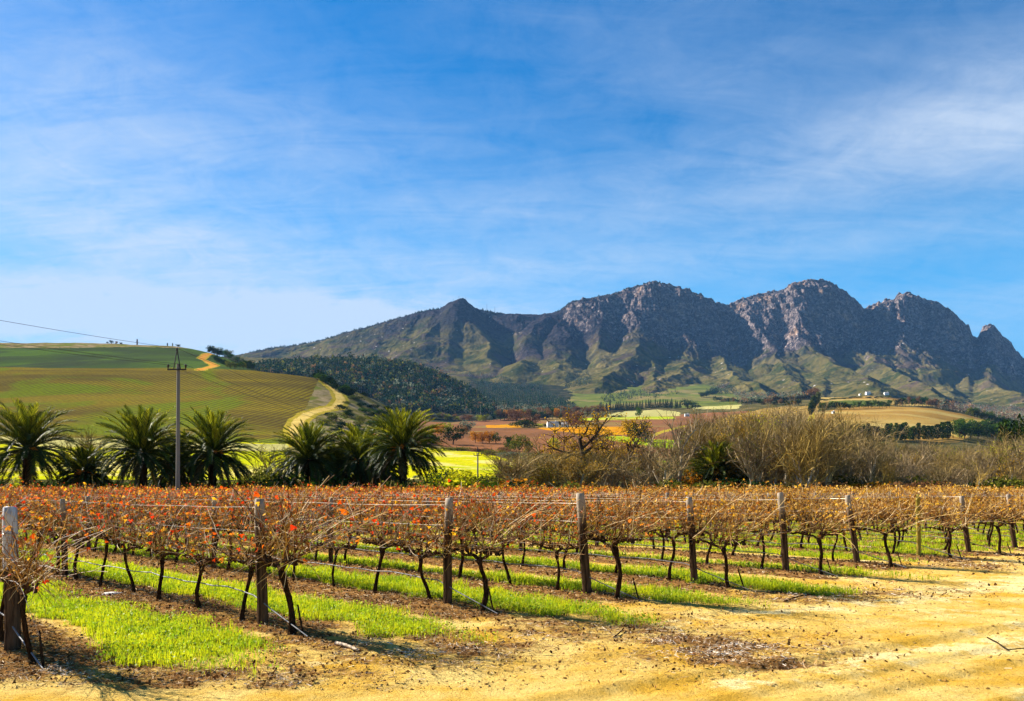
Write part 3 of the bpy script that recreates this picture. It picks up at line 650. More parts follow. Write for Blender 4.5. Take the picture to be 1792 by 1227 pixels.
# straw, twigs and fallen leaves
m_straw = Mat('dry_straw', 0.9, 0.0)
m_straw.col(m_straw.ramp(m_straw.attr('tone'), [(0, (0.05, 0.022, 0.010)), (.4, (0.22, 0.10, 0.035)), (.65, (0.50, 0.32, 0.13)), (.85, (0.72, 0.58, 0.40)), (1, (0.84, 0.76, 0.66))]))
mb = MB(); SWc = lambda s: np.clip(s - .15, 0, 1) * 1.1
for y0, y1, n, ln, wd in ((7, 13, 230000, .055, .0032), (12, 22, 190000, .075, .006), (22, 45, 80000, .12, .016)):
    x, y = rnd_ground(n, y0, y1, rs); L = litter_w(x, y); Sw = straw_only(x, y)
    k = rs.rand(n) < np.clip(L * (.30 + .6 * np.clip(fbm(x * 2.5, y * 2.5, 3, 103) * 2 + .3, 0, 1)) + SWc(Sw) * .7 + .004, 0, 1); x, y, Sw = x[k], y[k], Sw[k]; q = len(x)
    a = rs.rand(q) * 6.283; el = rs.normal(size=q) * .22; l = ln * (.3 + 1.3 * rs.rand(q)); w = wd * (.6 + .8 * rs.rand(q))
    D = np.stack([np.cos(a) * np.cos(el), np.sin(a) * np.cos(el), np.sin(el)], 1) * l[:, None] / 2
    N = np.stack([-np.sin(a), np.cos(a), rs.normal(size=q) * .6], 1) * w[:, None] / 2
    C = np.stack([x, y, near_h(x, y) + .008 + .022 * rs.rand(q)], 1)
    V = np.stack([C - D - N, C + D - N, C + D + N, C - D + N], 1).reshape(-1, 3)
    tone = np.clip(rs.rand(q) * .85 + SWc(Sw) * .35, 0, 1)
    mb.add(V, np.arange(q * 4).reshape(q, 4), 0, np.repeat(tone, 4))
for y0, y1, n, sz in ((7, 14, 26000, .02), (14, 40, 40000, .034)):
    x, y = rnd_ground(n, y0, y1, rs); k = rs.rand(n) < litter_w(x, y) * .6 + .0008; x, y = x[k], y[k]
    mb.cards(np.stack([x, y, near_h(x, y) + .012 + .02 * rs.rand(len(x))], 1), sz, .7, c=rs.rand(len(x)) * .6, rs=rs)
link('dry_litter', mb.mesh('dry_litter', [m_straw.m]), kind='stuff', label='straw, prunings and fallen leaves strewn over the soil')
# clods of earth
m_clod = Mat('earth_clod', 0.95, 0.05); m_clod.col(m_clod.ramp(m_clod.attr('tone'), [(0, (0.14, 0.07, 0.02)), (.3, (0.42, 0.22, 0.05)), (1, (0.58, 0.40, 0.15))]))
mb = MB()
ico = np.array([[1,0,0],[-1,0,0],[0,1,0],[0,-1,0],[0,0,1],[0,0,-1]], float)
oc = np.array([[0,2,4,4],[2,1,4,4],[1,3,4,4],[3,0,4,4],[2,0,5,5],[1,2,5,5],[3,1,5,5],[0,3,5,5]])
x, y = rnd_ground(150000, 7, 22, rs, 1.3); k = rs.rand(150000) < litter_w(x, y) * .35 + .10 * np.clip(1 + 2.5 * fbm(x * 1.3, y * 1.3, 3, 66), .1, 2); x, y = x[k], y[k]; q = len(x)
sz = .003 + .015 * rs.rand(q) ** 6
Vq = (ico[None] * (0.6 + .8 * rs.rand(q, 6, 1))) * sz[:, None, None] * np.array([1.2, 1, .7]) + np.stack([x, y, near_h(x, y) + sz * .3], 1)[:, None, :]
Fq = (np.arange(q)[:, None, None] * 6 + oc[None]).reshape(-1, 4)
me = bpy.data.meshes.new('clods'); Ft = Fq[:, :3]
link('earth_clods', mesh_np('clods', Vq.reshape(-1, 3), Ft, [m_clod.m], None, False, {'tone': np.repeat(rs.rand(q), 6)}), kind='stuff', label='small clods and grit of sandy earth')

# ------------------------------------------------------------------ the vineyard
def bark(name, dark, light, scale=30, wood=False):
    m = Mat(name, 0.95, 0.0).obj(); p = m.map((1, 1, .12) if wood else (1, 1, .3)); n = m.noise(scale, 6, .7, .4, p)
    c = m.mix(m.step(n, .35, .68), dark, light)
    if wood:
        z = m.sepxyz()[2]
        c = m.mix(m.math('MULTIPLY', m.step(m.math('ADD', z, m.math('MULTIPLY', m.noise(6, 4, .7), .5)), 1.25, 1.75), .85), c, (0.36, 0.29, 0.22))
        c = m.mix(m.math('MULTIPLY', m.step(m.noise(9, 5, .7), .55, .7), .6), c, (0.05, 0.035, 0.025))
    m.col(c); m.bump(n, .9, .012); return m.m
M_trunk = bark('vine_bark', (0.009, 0.005, 0.003), (0.065, 0.034, 0.017), 40)
M_cord = bark('old_wood', (0.015, 0.008, 0.005), (0.11, 0.06, 0.032), 40)
mc = Mat('cane', 0.6, 0.12); mc.col(mc.ramp(mc.attr('tone'), [(0, (0.05, 0.018, 0.008)), (.35, (0.22, 0.09, 0.02)), (.7, (0.60, 0.38, 0.11)), (1, (0.88, 0.70, 0.44))])); M_cane = mc.m
ml = Mat('vine_leaf', 0.7, 0.05)
pos = ml.sepxyz(); side = ml.math('ADD', ml.step(ml.math('ADD', ml.math('DIVIDE', pos[0], ml.math('ADD', pos[1], 4.0)), ml.math('MULTIPLY', ml.math('SUBTRACT', ml.noise(.12, 3, .6), .5), .5)), -.05, .28), 0.0)
v = ml.math('ADD', ml.math('MULTIPLY', ml.attr('tone'), .75), ml.math('MULTIPLY', ml.noise(.9, 3, .6), .3))
redc = ml.ramp(v, [(0.1, (0.04, 0.015, 0.006)), (.32, (0.26, 0.10, 0.018)), (.44, (0.66, 0.03, 0.004)), (.54, (0.72, 0.16, 0.006)), (.66, (0.46, 0.22, 0.03)), (.78, (0.86, 0.42, 0.008)), (.92, (0.55, 0.34, 0.12))])
tanc = ml.ramp(v, [(0.1, (0.07, 0.025, 0.008)), (.35, (0.36, 0.14, 0.02)), (.55, (0.66, 0.32, 0.04)), (.72, (0.82, 0.46, 0.02)), (.9, (0.72, 0.48, 0.20))])
lc = ml.mix(side, redc, tanc); ml.col(lc); ml.translucent(lc, .45); M_vleaf = ml.m
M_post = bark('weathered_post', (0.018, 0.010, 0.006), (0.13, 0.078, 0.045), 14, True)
mg = Mat('green_post', .85, .1).obj(); gn = mg.noise(14, 5, .7, 0, mg.map((1, 1, .15))); mg.col(mg.mix(mg.step(gn, .35, .7), (0.22, 0.15, 0.02), (0.44, 0.36, 0.06))); mg.bump(gn, .6, .01); M_gpost = mg.m
mw = Mat('galvanised_wire', .45, .5); mw.b.inputs['Metallic'].default_value = .6; mw.col((0.42, 0.36, 0.28)); M_wire = mw.m
mh_ = Mat('grey_hose', .6, .3); mh_.col(mh_.mix(mh_.noise(3, 3, .6), (0.10, 0.095, 0.095), (0.26, 0.25, 0.26))); M_hose = mh_.m

def lumpy_tube(mb, P, r, k, rs, lump=.25, m=0):
    P = np.asarray(P, float); n = len(P)
    n0 = len(mb.V); mb.tube(P, r, k, m, cap=False)
    V = mb.V[n0].reshape(n, k, 3); V += (V - P[:, None, :]) * (rs.rand(n, k, 1) - .4) * lump * 2
    mb.V[n0] = V.reshape(-1, 3)
    b = mb.n - n * k   # close the top
    for e in (0, n - 1):
        if k == 6: mb.F.append(np.array([[b + e * k, b + e * k + 1, b + e * k + 2, b + e * k + 3], [b + e * k, b + e * k + 3, b + e * k + 4, b + e * k + 5]])); mb.M.append(np.zeros(2, int))
def wander(p, d, L, n, rs, curve=.15, grav=0.0):
    """points of a wandering shoot"""
    p = np.array(p, float); d = np.array(d, float); d /= np.linalg.norm(d); P = [p.copy()]; st_ = L / n
    bend = rs.normal(size=3) * curve
    for i in range(n):
        d = d + bend * .35 + rs.normal(size=3) * curve * .7; d[2] -= grav * (i / n); d /= np.linalg.norm(d); p = p + d * st_; P.append(p.copy())
    return np.array(P)
def vine_meshes(seed, ncane, nleaf, kind='mid', thick=1.0):
    rs = np.random.RandomState(seed)
    tb, cb, kb, lb = MB(), MB(), MB(), MB()
    lean = rs.normal(size=2) * .035; zt = .70 + .06 * rs.rand()
    n = 11; t = np.linspace(0, 1, n)
    w1, w2 = rs.rand(2) * 6.28; am = .018 + .03 * rs.rand()
    if kind == 'end': lean = np.array([.04 + .12 * rs.rand(), rs.normal() * .04]); am = .03 + .03 * rs.rand()
    P = np.stack([lean[0] * t ** 1.3 + am * np.sin(w1 + t * 5.5), lean[1] * t + am * np.sin(w2 + t * 4.4), -.06 + t * (zt + .06)], 1)
    r = (.028 - .008 * t + .012 * np.exp(-(t / .12) ** 2) + .012 * np.exp(-((t - 1) / .12) ** 2)) * (1.25 if kind == 'end' else 1) * thick
    lumpy_tube(tb, P, r, 6, rs)
    top = P[-1]; starts = []
    arms = ((-1, .62), (1, .62)) if kind == 'mid' else ((1, .66), (-1, .42))
    for sgn, L in arms:
        n2 = 7; tt = np.linspace(0, 1, n2)
        Q = top + np.stack([sgn * L * tt, rs.normal(size=n2) * .02, .03 + .06 * np.sin(tt * 2.2) + rs.normal(size=n2) * .018 + .03 * tt], 1); Q[0] = top
        lumpy_tube(cb, Q, (.023 - .008 * tt) * thick, 6, rs, .35)
        for q in range(9):
            f = .05 + .95 * rs.rand(); b = top + np.array([sgn * L * f, 0, .08]); e = b + np.array([rs.normal() * .03, rs.normal() * .05, .05 + .05 * rs.rand()])
            lumpy_tube(cb, [b, (b + e) / 2 + .01, e], [.016, .014, .012], 6, rs, .4); starts.append(e)
    starts.append(top + [0, 0, .05])
    pts = []
    for i in range(ncane):
        s0 = starts[rs.randint(len(starts))] + rs.normal(size=3) * .02
        d = np.array([rs.normal() * .38, rs.normal() * .30, .9 + .4 * rs.rand()]); L = .40 + .58 * rs.rand(); g = .05
        if kind == 'mid' and rs.rand() < .22: d[2] = -.1 + .5 * rs.rand(); d[:2] *= 2; L *= .7; g = .2
        if kind == 'end' and i < ncane * .55:      # long canes arching out past the row end
            a = rs.normal() * .55; d = np.array([-math.cos(a) * 1.0, -math.sin(a) * .9 - .25, .35 + .75 * rs.rand()]); L = .7 + .75 * rs.rand(); g = .10
        Q = wander(s0, d, L, 6, rs, .17, g)
        if Q[-1, 2] > 1.78: Q[:, 2] = np.where(Q[:, 2] > 1.2, 1.2 + (Q[:, 2] - 1.2) * .58 / (Q[-1, 2] - 1.2), Q[:, 2])
        r0 = (.0042 + .003 * rs.rand()) * thick; kb.tube(Q, np.linspace(r0, r0 * .45, 7), 3, 0, np.clip(rs.normal(.40, .34), 0, 1), False)
        pts.append(Q[2:])
        for q in range(2 + rs.randint(3)):
            b = Q[1 + rs.randint(5)]; W = wander(b, rs.normal(size=3) + [0, 0, .5], .10 + .25 * rs.rand(), 3, rs, .3)
            kb.tube(W, np.array([.0028, .0025, .002, .0014]) * thick, 3, 0, np.clip(rs.normal(.42, .3), 0, 1), False); pts.append(W[1:])
    for q in range(16 if kind == 'mid' else 20):     # shoots hanging out below the arms
        b = starts[rs.randint(len(starts))]; W = wander(b, [rs.normal() * .7, rs.normal() * .8, rs.uniform(-.5, .35)], .25 + .4 * rs.rand(), 5, rs, .22, .35)
        W[:, 2] = np.maximum(W[:, 2], .42); kb.tube(W, np.linspace(.0042, .002, 6) * thick, 3, 0, np.clip(rs.normal(.40, .3), 0, 1), False)
    for q in range(55):
        b = np.array([rs.uniform(-.66, .66), rs.normal() * .13, rs.uniform(.82, 1.55)]); W = wander(b, rs.normal(size=3) * [1, .5, .8], .12 + .28 * rs.rand(), 4, rs, .4)
        kb.tube(W, np.array([.0034, .003, .0026, .002, .0015]) * thick, 3, 0, np.clip(rs.normal(.30, .28), 0, 1), False); pts.append(W)
    pts = np.vstack(pts); hi = pts[:, 2] > .75; pts = pts[hi]
    C = pts[rs.randint(len(pts), size=nleaf)] + rs.normal(size=(nleaf, 3)) * .03
    A = C
    ax = rs.normal(size=(nleaf, 3)); ax[:, 2] -= .6; ax /= np.linalg.norm(ax, axis=1)[:, None]; bx = np.cross(ax, rs.normal(size=(nleaf, 3))); bx /= np.linalg.norm(bx, axis=1)[:, None]; nx = np.cross(ax, bx)
    sz = (.052 * thick ** .5 * (.45 + .8 * rs.rand(nleaf)))[:, None]; tn = np.clip(rs.beta(1.1, 1.3, nleaf), 0, 1)
    for an, ln in ((0, 1.0), (1.0, .8), (-1.0, .8)):
        d_ = ax * math.cos(an) + bx * math.sin(an) + nx * (.35 * abs(an)); e_ = -ax * math.sin(an) + bx * math.cos(an)
        Vv = np.stack([A, A + (d_ * .55 + e_ * .34) * sz * ln, A + d_ * sz * ln, A + (d_ * .55 - e_ * .34) * sz * ln], 1).reshape(-1, 3)
        lb.add(Vv, np.arange(nleaf * 4).reshape(nleaf, 4), 0, np.repeat(tn, 4))
    return [('trunk', tb.mesh('vine_trunk', [M_trunk], True)), ('cordon', cb.mesh('vine_cordon', [M_cord], True)), ('canes', kb.mesh('vine_canes', [M_cane])), ('leaves', lb.mesh('vine_leaves', [M_vleaf]))]
VK = {}
VK['bare'] = [vine_meshes(100 + i, 42, 95) for i in range(4)]
VK['mid'] = [vine_meshes(200 + i, 38, 190) for i in range(4)]
VK['leafy'] = [vine_meshes(300 + i, 36, 260, thick=1.15) for i in range(4)]
VK['end'] = [vine_meshes(400 + i, 62, 50, 'end') for i in range(4)]
VK['endleafy'] = [vine_meshes(500 + i, 50, 100, 'end', 1.1) for i in range(3)]
ORD = ['zeroth','first','second','third','fourth','fifth','sixth','seventh','eighth','ninth','tenth','eleventh','twelfth','thirteenth','fourteenth','fifteenth','sixteenth','seventeenth','eighteenth','nineteenth','twentieth']
def ordn(i):
    if i < len(ORD): return ORD[i]
    return ('twenty-' + ORD[i - 20]) if i < 30 else ('thirtieth' if i == 30 else ('thirty-' + ORD[i - 30] if i < 40 else str(i) + 'th'))
POSTD = ['the white topped post', 'the tall brown left post', 'the dark post left of centre', 'the thick pale central post', 'the brown post right of centre',
         'the straight pale topped post', 'the leaning grey post', 'the yellow green post', 'the post right of the yellow one', 'the rightmost post']
row_ang = math.atan2(RD[1], RD[0])
spots = []
for k, e in enumerate(ENDS):
    L = int(70 / 1.23)
    for j in range(-1, L):
        t = -.72 if j < 0 else .55 + 1.23 * j
        p = e + RD * t
        if p[1] > FAR_Y or p[1] < 3: continue
        u = p[0] / p[1]
        if abs(u) > .70 + 1.0 / p[1]: continue
        spots.append((p[1], k, j, p))
spots.sort(key=lambda q: q[0])
near_spots = spots[:300]; far_spots = spots[300:]
print('vines', len(spots), 'last near Y', near_spots[-1][0])
rv = random.Random(4)
protos = {}
for (yy, k, j, p) in near_spots:
    if j < 0: kind = 'end' if k < 5 else 'endleafy'
    elif yy < 15 and k < 4: kind = 'bare'
    elif yy < 20: kind = 'mid'
    else: kind = 'leafy'
    vi = (k + j * 3) % len(VK[kind]); px, py = p + np.array([rv.uniform(-.05, .05), rv.uniform(-.05, .05)])
    look = {'end': 'long caned grapevine', 'bare': 'nearly leafless grapevine', 'mid': 'thin rusty leaved grapevine', 'leafy': 'leafy rust coloured grapevine', 'endleafy': 'crooked trunked grapevine'}[kind]
    if k < 10: lab = look + ', ' + ordn(j + 2) + ' in the row of ' + POSTD[k]
    else: lab = look + ', place ' + ordn(j + 2) + ' of the ' + ordn(k + 1) + ' row back'
    z = float(near_z(np.array([px]), np.array([py]))[0]) - .01
    rz = row_ang + (math.pi if (j >= 0 and (j + k) % 2) else 0) + rv.uniform(-.08, .08)
    s0_ = rv.uniform(.94, 1.06); sc_ = (s0_, s0_ * rv.uniform(.8, 1.3), s0_ * rv.uniform(.88, 1.06))
    if (kind, vi) not in protos:
        t_ = thing('grapevine', (px, py, z), lab, 'grapevine', 'grapevines in the trellised rows', rz); t_.scale = sc_
        for nm, me in VK[kind][vi]: link(nm, me, t_)
        protos[(kind, vi)] = t_
    else: copy_thing(protos[(kind, vi)], (px, py, z), lab, rz, sc_)
# the vines beyond the three hundred nearest
mb = MB(); rs = np.random.RandomState(8)
lib = []
for v in range(5):
    b = MB(); P = np.array([[0, 0, -.05], [.03, .01, .25], [-.02, .02, .5], [.01, 0, .74]]); b.tube(P, [.04, .034, .032, .036], 4, 0)
    b.tube([[-.62, 0, .80], [-.2, .02, .78], [.2, -.02, .77], [.62, 0, .82]], .024, 4, 0)
    ends = []
    for i in range(30):
        s0 = np.array([rs.uniform(-.6, .6), rs.normal() * .04, .82]); d = np.array([rs.normal() * .4, rs.normal() * .4, 1.0]); e = s0 + d / np.linalg.norm(d) * rs.uniform(.4, .9); mdl = (s0 + e) / 2 + rs.normal(size=3) * .05
        b.tube([s0, mdl, e], [.008, .007, .005], 3, 1, rs.rand(), False); ends += [mdl, e, (mdl + e) / 2]
    ends = np.array(ends); C = ends[rs.randint(len(ends), size=150)] + rs.normal(size=(150, 3)) * .06; C[:, 2] = np.clip(C[:, 2], .7, 1.68)
    b.cards(C, .065, .75, 2, rs=rs); lib.append((np.vstack(b.V), np.vstack(b.F), np.concatenate(b.M), np.concatenate(b.Cv)))
for i, (yy, k, j, p) in enumerate(far_spots):
    V, F, M_, c = lib[i % 5]; a = row_ang + rs.normal() * .1; ca, sa = math.cos(a), math.sin(a); q = rs.uniform(.92, 1.08)
    W = np.stack([V[:, 0] * ca - V[:, 1] * sa, V[:, 0] * sa + V[:, 1] * ca, V[:, 2]], 1) * q + [p[0], p[1], float(near_z(np.array([p[0]]), np.array([p[1]]))[0])]
    mb.V.append(W); mb.F.append(F + mb.n); mb.n += len(W); mb.M.append(M_); mb.Cv.append(c)
link('distant_vines', mb.mesh('distant_vines', [M_trunk, M_cane, M_vleaf]), kind='stuff', label='rust coloured vine rows in the far part of the vineyard')

# posts ---------------------------------------------------------------
def post_mesh(h, r, seed, mat):
    rs = np.random.RandomState(seed); k = 14; n = 16; z = np.linspace(-.15, h, n); V = []
    base = 1 + .06 * rs.normal(size=k)
    for i, zz in enumerate(z):
        rr = r * (1.05 - .12 * i / n) * base * (1 + .02 * rs.normal(size=k)); a = np.arange(k) * 2 * math.pi / k
        if i == n - 1: rr = rr * .93
        V.append(np.stack([rr * np.cos(a) + .006 * math.sin(i * .5 + seed), rr * np.sin(a), np.full(k, zz) + (rs.normal(size=k) * .006 if i == n - 1 else 0)], 1))
    mb = MB(); i = np.arange(n - 1)[:, None] * k; j = np.arange(k)[None, :]
    mb.add(np.vstack(V), np.stack([i + j, i + (j + 1) % k, i + k + (j + 1) % k, i + k + j], -1).reshape(-1, 4))
    b = (n - 1) * k
    mb.F.append(np.array([[b, b + q, b + q + 1, b + q + 2] for q in range(1, k - 2, 2)])); mb.M.append(np.zeros(len(mb.F[-1]), int))
    return mb.mesh('post', [mat], True)
POSTS = [(1.50,.071,17,22),(1.57,.064,457,463),(1.55,.062,785,782),(1.61,.070,1015,1028),(1.54,.060,1207,1217),(1.59,.066,1366,1376),(1.53,.066,1483,1500),(1.52,.052,1606,1608),(1.49,.062,1682,1695),(1.52,.062,1764,1776)]
PLAB = ['thick weathered post with a white painted looking top at the left edge', 'tall straight brown end post, second from the left', 'dark end post left of the picture centre', 'thick pale end post leaning left, just right of centre',
        'dark brown end post, fifth from the left', 'straight dark end post with a pale top, sixth from the left', 'grey end post leaning left, next to the yellow green post', 'thin yellow green end post',
        'leaning dark end post just right of the yellow green post', 'leaning dark end post nearest the right edge']
def wire_band(z, r):
    mb = MB(); a = np.linspace(0, 2 * math.pi, 13); mb.tube(np.stack([r * np.cos(a), r * np.sin(a), z + .004 * np.sin(3 * a)], 1), .004, 4, 0, cap=False); return mb.mesh('wire_tie', [M_wire])
mpw_ = Mat('pale_topped_post', .95).obj(); _p = mpw_.map((1, 1, .12)); _n = mpw_.noise(14, 6, .7, .4, _p); _z = mpw_.math('ADD', mpw_.sepxyz()[2], mpw_.math('MULTIPLY', mpw_.noise(5, 4, .7), .35))
mpw_.col(mpw_.mix(mpw_.step(_z, .98, 1.12), mpw_.mix(mpw_.step(_n, .35, .7), (0.02, 0.012, 0.008), (0.11, 0.07, 0.045)), mpw_.mix(mpw_.step(_n, .3, .6), (0.16, 0.15, 0.15), (0.52, 0.51, 0.52)))); mpw_.bump(_n, .9, .012); mpw = mpw_.m
post_top = {}
for i, (h, r, tx, bx) in enumerate(POSTS):
    e = ENDS[i]; u = ray(tx, 872)[0] * e[1] - ray(bx, 872)[0] * e[1]
    lean = math.atan2(u, h) + (.0 if i else .0)
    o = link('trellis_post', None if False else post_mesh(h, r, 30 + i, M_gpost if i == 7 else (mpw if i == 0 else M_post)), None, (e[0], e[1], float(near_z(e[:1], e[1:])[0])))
    o.rotation_euler = (0, lean, 0); o['label'] = PLAB[i]; o['category'] = 'post'; o['group'] = 'posts at the front ends of the vine rows'
    post_top[i] = (math.sin(lean), math.cos(lean))
    for zt in (.78, 1.22): link('wire_tie', wire_band(zt, r * 1.06), o)
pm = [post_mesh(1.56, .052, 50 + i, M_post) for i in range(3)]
mid_posts = []
for k, e in enumerate(ENDS):
    for j in range(1, 10):
        p = e + RD * 7.4 * j
        if p[1] > FAR_Y or abs(p[0] / p[1]) > .68: continue
        mid_posts.append((k, j, p))
    if k > 9 and e[1] < FAR_Y and abs(e[0] / e[1]) < .68: mid_posts.append((k, 0, e))
for k, j, p in mid_posts:
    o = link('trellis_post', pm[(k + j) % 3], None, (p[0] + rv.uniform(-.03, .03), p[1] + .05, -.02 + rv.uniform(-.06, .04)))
    o.rotation_euler = (rv.uniform(-.04, .04), rv.uniform(-.05, .05), rv.uniform(0, 6))
    if k < 10: o['label'] = 'brown line post among vines, ' + ordn(j) + ' behind ' + POSTD[k]
    else: o['label'] = 'brown line post among vines, ' + ordn(j) + ' along the ' + ordn(k + 1) + ' row back'
    o['category'] = 'post'; o['group'] = 'line posts inside the vine rows'
# wires and hoses per row ---------------------------------------------
for k, e in enumerate(ENDS[:16]):
    smax = 4
    ts = [t for t in np.arange(0, 70, 1.23) if (e + RD * t)[1] < FAR_Y and -.72 < (e + RD * t)[0] / (e + RD * t)[1] ]
    t1 = ts[-1] if ts else 0
    if t1 < 3: t1 = 3.5
    rowname = ('the row starting at ' + POSTD[k]) if k < 10 else ('the ' + ordn(k + 1) + ' row back')
    for zi, (zz, nm) in enumerate(((1.50, 'top'), (1.20, 'middle'), (.80, 'lowest'))):
        if k > 9 and zi: continue
        tt = np.arange(0, t1, .62); sag = -.018 * np.abs(np.sin(tt / 7.4 * math.pi)) 
        lx = post_top.get(k, (0, 1)); x0 = np.where(tt < .1, lx[0] * zz, 0)
        P = np.stack([e[0] + RD[0] * tt + x0 + .03, e[1] + RD[1] * tt + .03, zz + sag + .004 * rs.normal(size=len(tt))], 1)
        mb = MB(); mb.tube(P, (.0022 if k < 5 else .003), 3, 0, cap=False)
        o = link('trellis_wire', mb.mesh('wire', [M_wire])); o['label'] = nm + ' trellis wire along ' + rowname; o['category'] = 'wire'; o['group'] = 'wires of the vine trellis'
    if k > 11: continue
    tt = np.arange(.62 if k < 10 else 0, t1, .41); P = np.stack([e[0] + RD[0] * tt + .05, e[1] + RD[1] * tt - .04, .43 - .03 * np.abs(np.sin(tt / 1.23 * math.pi)) + .01 * rs.normal(size=len(tt))], 1)
    if k < 10:
        tail = [[e[0] + RD[0] * q + .03, e[1] + RD[1] * q - .05, zq] for q, zq in ((-1.0, .015), (-.7, .10), (-.2, .24), (.25, .38))]
        P = np.vstack([tail, P])
    mb = MB(); mb.tube(P, .0085 if k < 6 else .010, 5, 0, cap=False)
    o = link('irrigation_hose', mb.mesh('hose', [M_hose], True)); o['label'] = 'grey irrigation hose along ' + rowname; o['category'] = 'hose'; o['group'] = 'irrigation hoses of the vineyard'
for k in range(10):       # short leaning anchor stakes past the row ends
    e = ENDS[k]; b = e - RD * (.95 + .1 * rs.rand()); tp = b + RD * .14
    mb = MB(); lumpy_tube(mb, [[b[0], b[1], -.05], [(b[0] + tp[0]) / 2, (b[1] + tp[1]) / 2, .15], [tp[0], tp[1], .36]], [.013, .012, .010], 6, rs, .2)
    o = link('anchor_stake', mb.mesh('stake', [M_trunk], True)); o['label'] = 'short leaning anchor stake in front of ' + POSTD[k]; o['category'] = 'stake'; o['group'] = 'anchor stakes at the row ends'
# loose wood on the ground
def branch_on_ground(pts, r, label, mat):
    P = np.array([[*gp(px, py), 0] for px, py in pts]); P[:, 2] = near_h(P[:, 0], P[:, 1]) + r * .8 + np.array([.0] + [.012] * (len(P) - 2) + [.02])
    t = np.linspace(0, 1, len(P)); ti = np.linspace(0, 1, 14); Q = np.stack([np.interp(ti, t, P[:, i]) for i in range(3)], 1)
    mb = MB(); lumpy_tube(mb, Q, np.linspace(r, r * .55, 14), 6, rs, .2)
    o = link('fallen_branch', mb.mesh('branch', [mat], True)); o['label'] = label; o['category'] = 'branch'
mpb = bark('pale_wood', (0.34, 0.25, 0.17), (0.62, 0.50, 0.38), 30)
branch_on_ground([(588,1127),(605,1134),(626,1142)], .024, 'short pale piece of wood lying in front of the second row', mpb)
branch_on_ground([(1728,1117),(1745,1128),(1762,1137),(1800,1138)], .009, 'thin dark bent twig lying on the sandy track at right', M_trunk)
branch_on_ground([(1372,1055),(1392,1047),(1420,1042)], .014, 'dark curved branch lying on straw beside the track', M_trunk)
branch_on_ground([(1074,1118),(1083,1112),(1092,1103)], .012, 'forked dark prunings on the litter below the central post', M_trunk)
# pale stone
st_ = gp(198, 1043); mb = MB(); a = np.arange(10) * 2 * math.pi / 10
for i, (zz, rr) in enumerate(((-.02, 1.0), (.02, 1.05), (.045, .8), (.055, .3))):
    mb.V.append(np.stack([.17 * rr * np.cos(a) * (1 + .1 * rs.rand(10)), .09 * rr * np.sin(a), np.full(10, zz)], 1))
i = np.arange(3)[:, None] * 10; j = np.arange(10)[None, :]; mb.F.append(np.stack([i + j, i + (j + 1) % 10, i + 10 + (j + 1) % 10, i + 10 + j], -1).reshape(-1, 4)); mb.F.append(np.array([[30, 30 + q, 31 + q, 32 + q] for q in (1, 3, 5, 7)]))
mb.M.append(np.zeros(34, int)); mb.Cv.append(np.zeros(40)); mst = Mat('pale_stone', .9, .1); mst.col(mst.mix(mst.noise(20, 4, .6), (0.45, 0.42, 0.38), (0.72, 0.70, 0.66)))
o = link('stone', mb.mesh('stone', [mst.m], True), None, (st_[0], st_[1], .01)); o['label'] = 'flat pale stone on the soil under the second row'; o['category'] = 'stone'

# ------------------------------------------------------------------ vegetation beyond the vineyard
def MZf(X, Y):
    u = X / Y; j = np.clip(np.searchsorted(mu, u) - 1, 0, len(mu) - 2); i = np.clip(np.searchsorted(my, Y) - 1, 0, len(my) - 2)
    a = (Y - my[i]) / (my[i + 1] - my[i]); b = (u - mu[j]) / (mu[j + 1] - mu[j])
    z = MT[i, j] * (1 - a) * (1 - b) + MT[i + 1, j] * a * (1 - b) + MT[i, j + 1] * (1 - a) * b + MT[i + 1, j + 1] * a * b
    return np.where((Y > 2450) & (Y < 6000), z, -999)
def HC(X, Y): return np.maximum(H(X, Y), MZf(X, Y))
_YL = np.exp(np.linspace(math.log(79), math.log(4700), 2200))
def hitc(px, py, ymin=79):
    u, e = ray(px, py); Y = _YL[_YL >= ymin]
    d = CAM_H + e * Y - HC(u * Y, Y)
    k = np.argmax(d <= 0) if (d <= 0).any() else int(np.argmin(np.abs(d)))
    y = Y[k]; return np.array([u * y, y, float(HC(np.array([u * y]), np.array([y]))[0])])
def at(px, Y):
    """ground point at forward distance Y under photo column px"""
    u = ray(px, 800)[0]; x = u * Y
    return np.array([x, Y, hz(x, Y) if Y > 78 else 0.0])
_tens = ['', '', 'twenty', 'thirty', 'forty', 'fifty', 'sixty', 'seventy', 'eighty', 'ninety']
def ordn(i):
    if i < 21: return ORD[i]
    if i < 100:
        return (_tens[i // 10] + '-' + ORD[i % 10]) if i % 10 else _tens[i // 10][:-1] + 'ieth'
    return 'hundredth' if i == 100 else 'hundred and ' + ordn(i - 100)
def leafmat(name, a, b, dead=None, tr=.3):
    m = Mat(name, .8, 0.0); r = m.rnd()
    c = m.mix(m.step(m.math('ADD', m.attr('tone'), m.math('MULTIPLY', m.math('SUBTRACT', r, .5), .5)), .1, .95), a, b)
    if dead: c = m.mix(m.math('MULTIPLY', m.step(m.attr('tone'), .78, .82), .9), c, dead)
    m.col(c); m.translucent(c, tr); return m.m
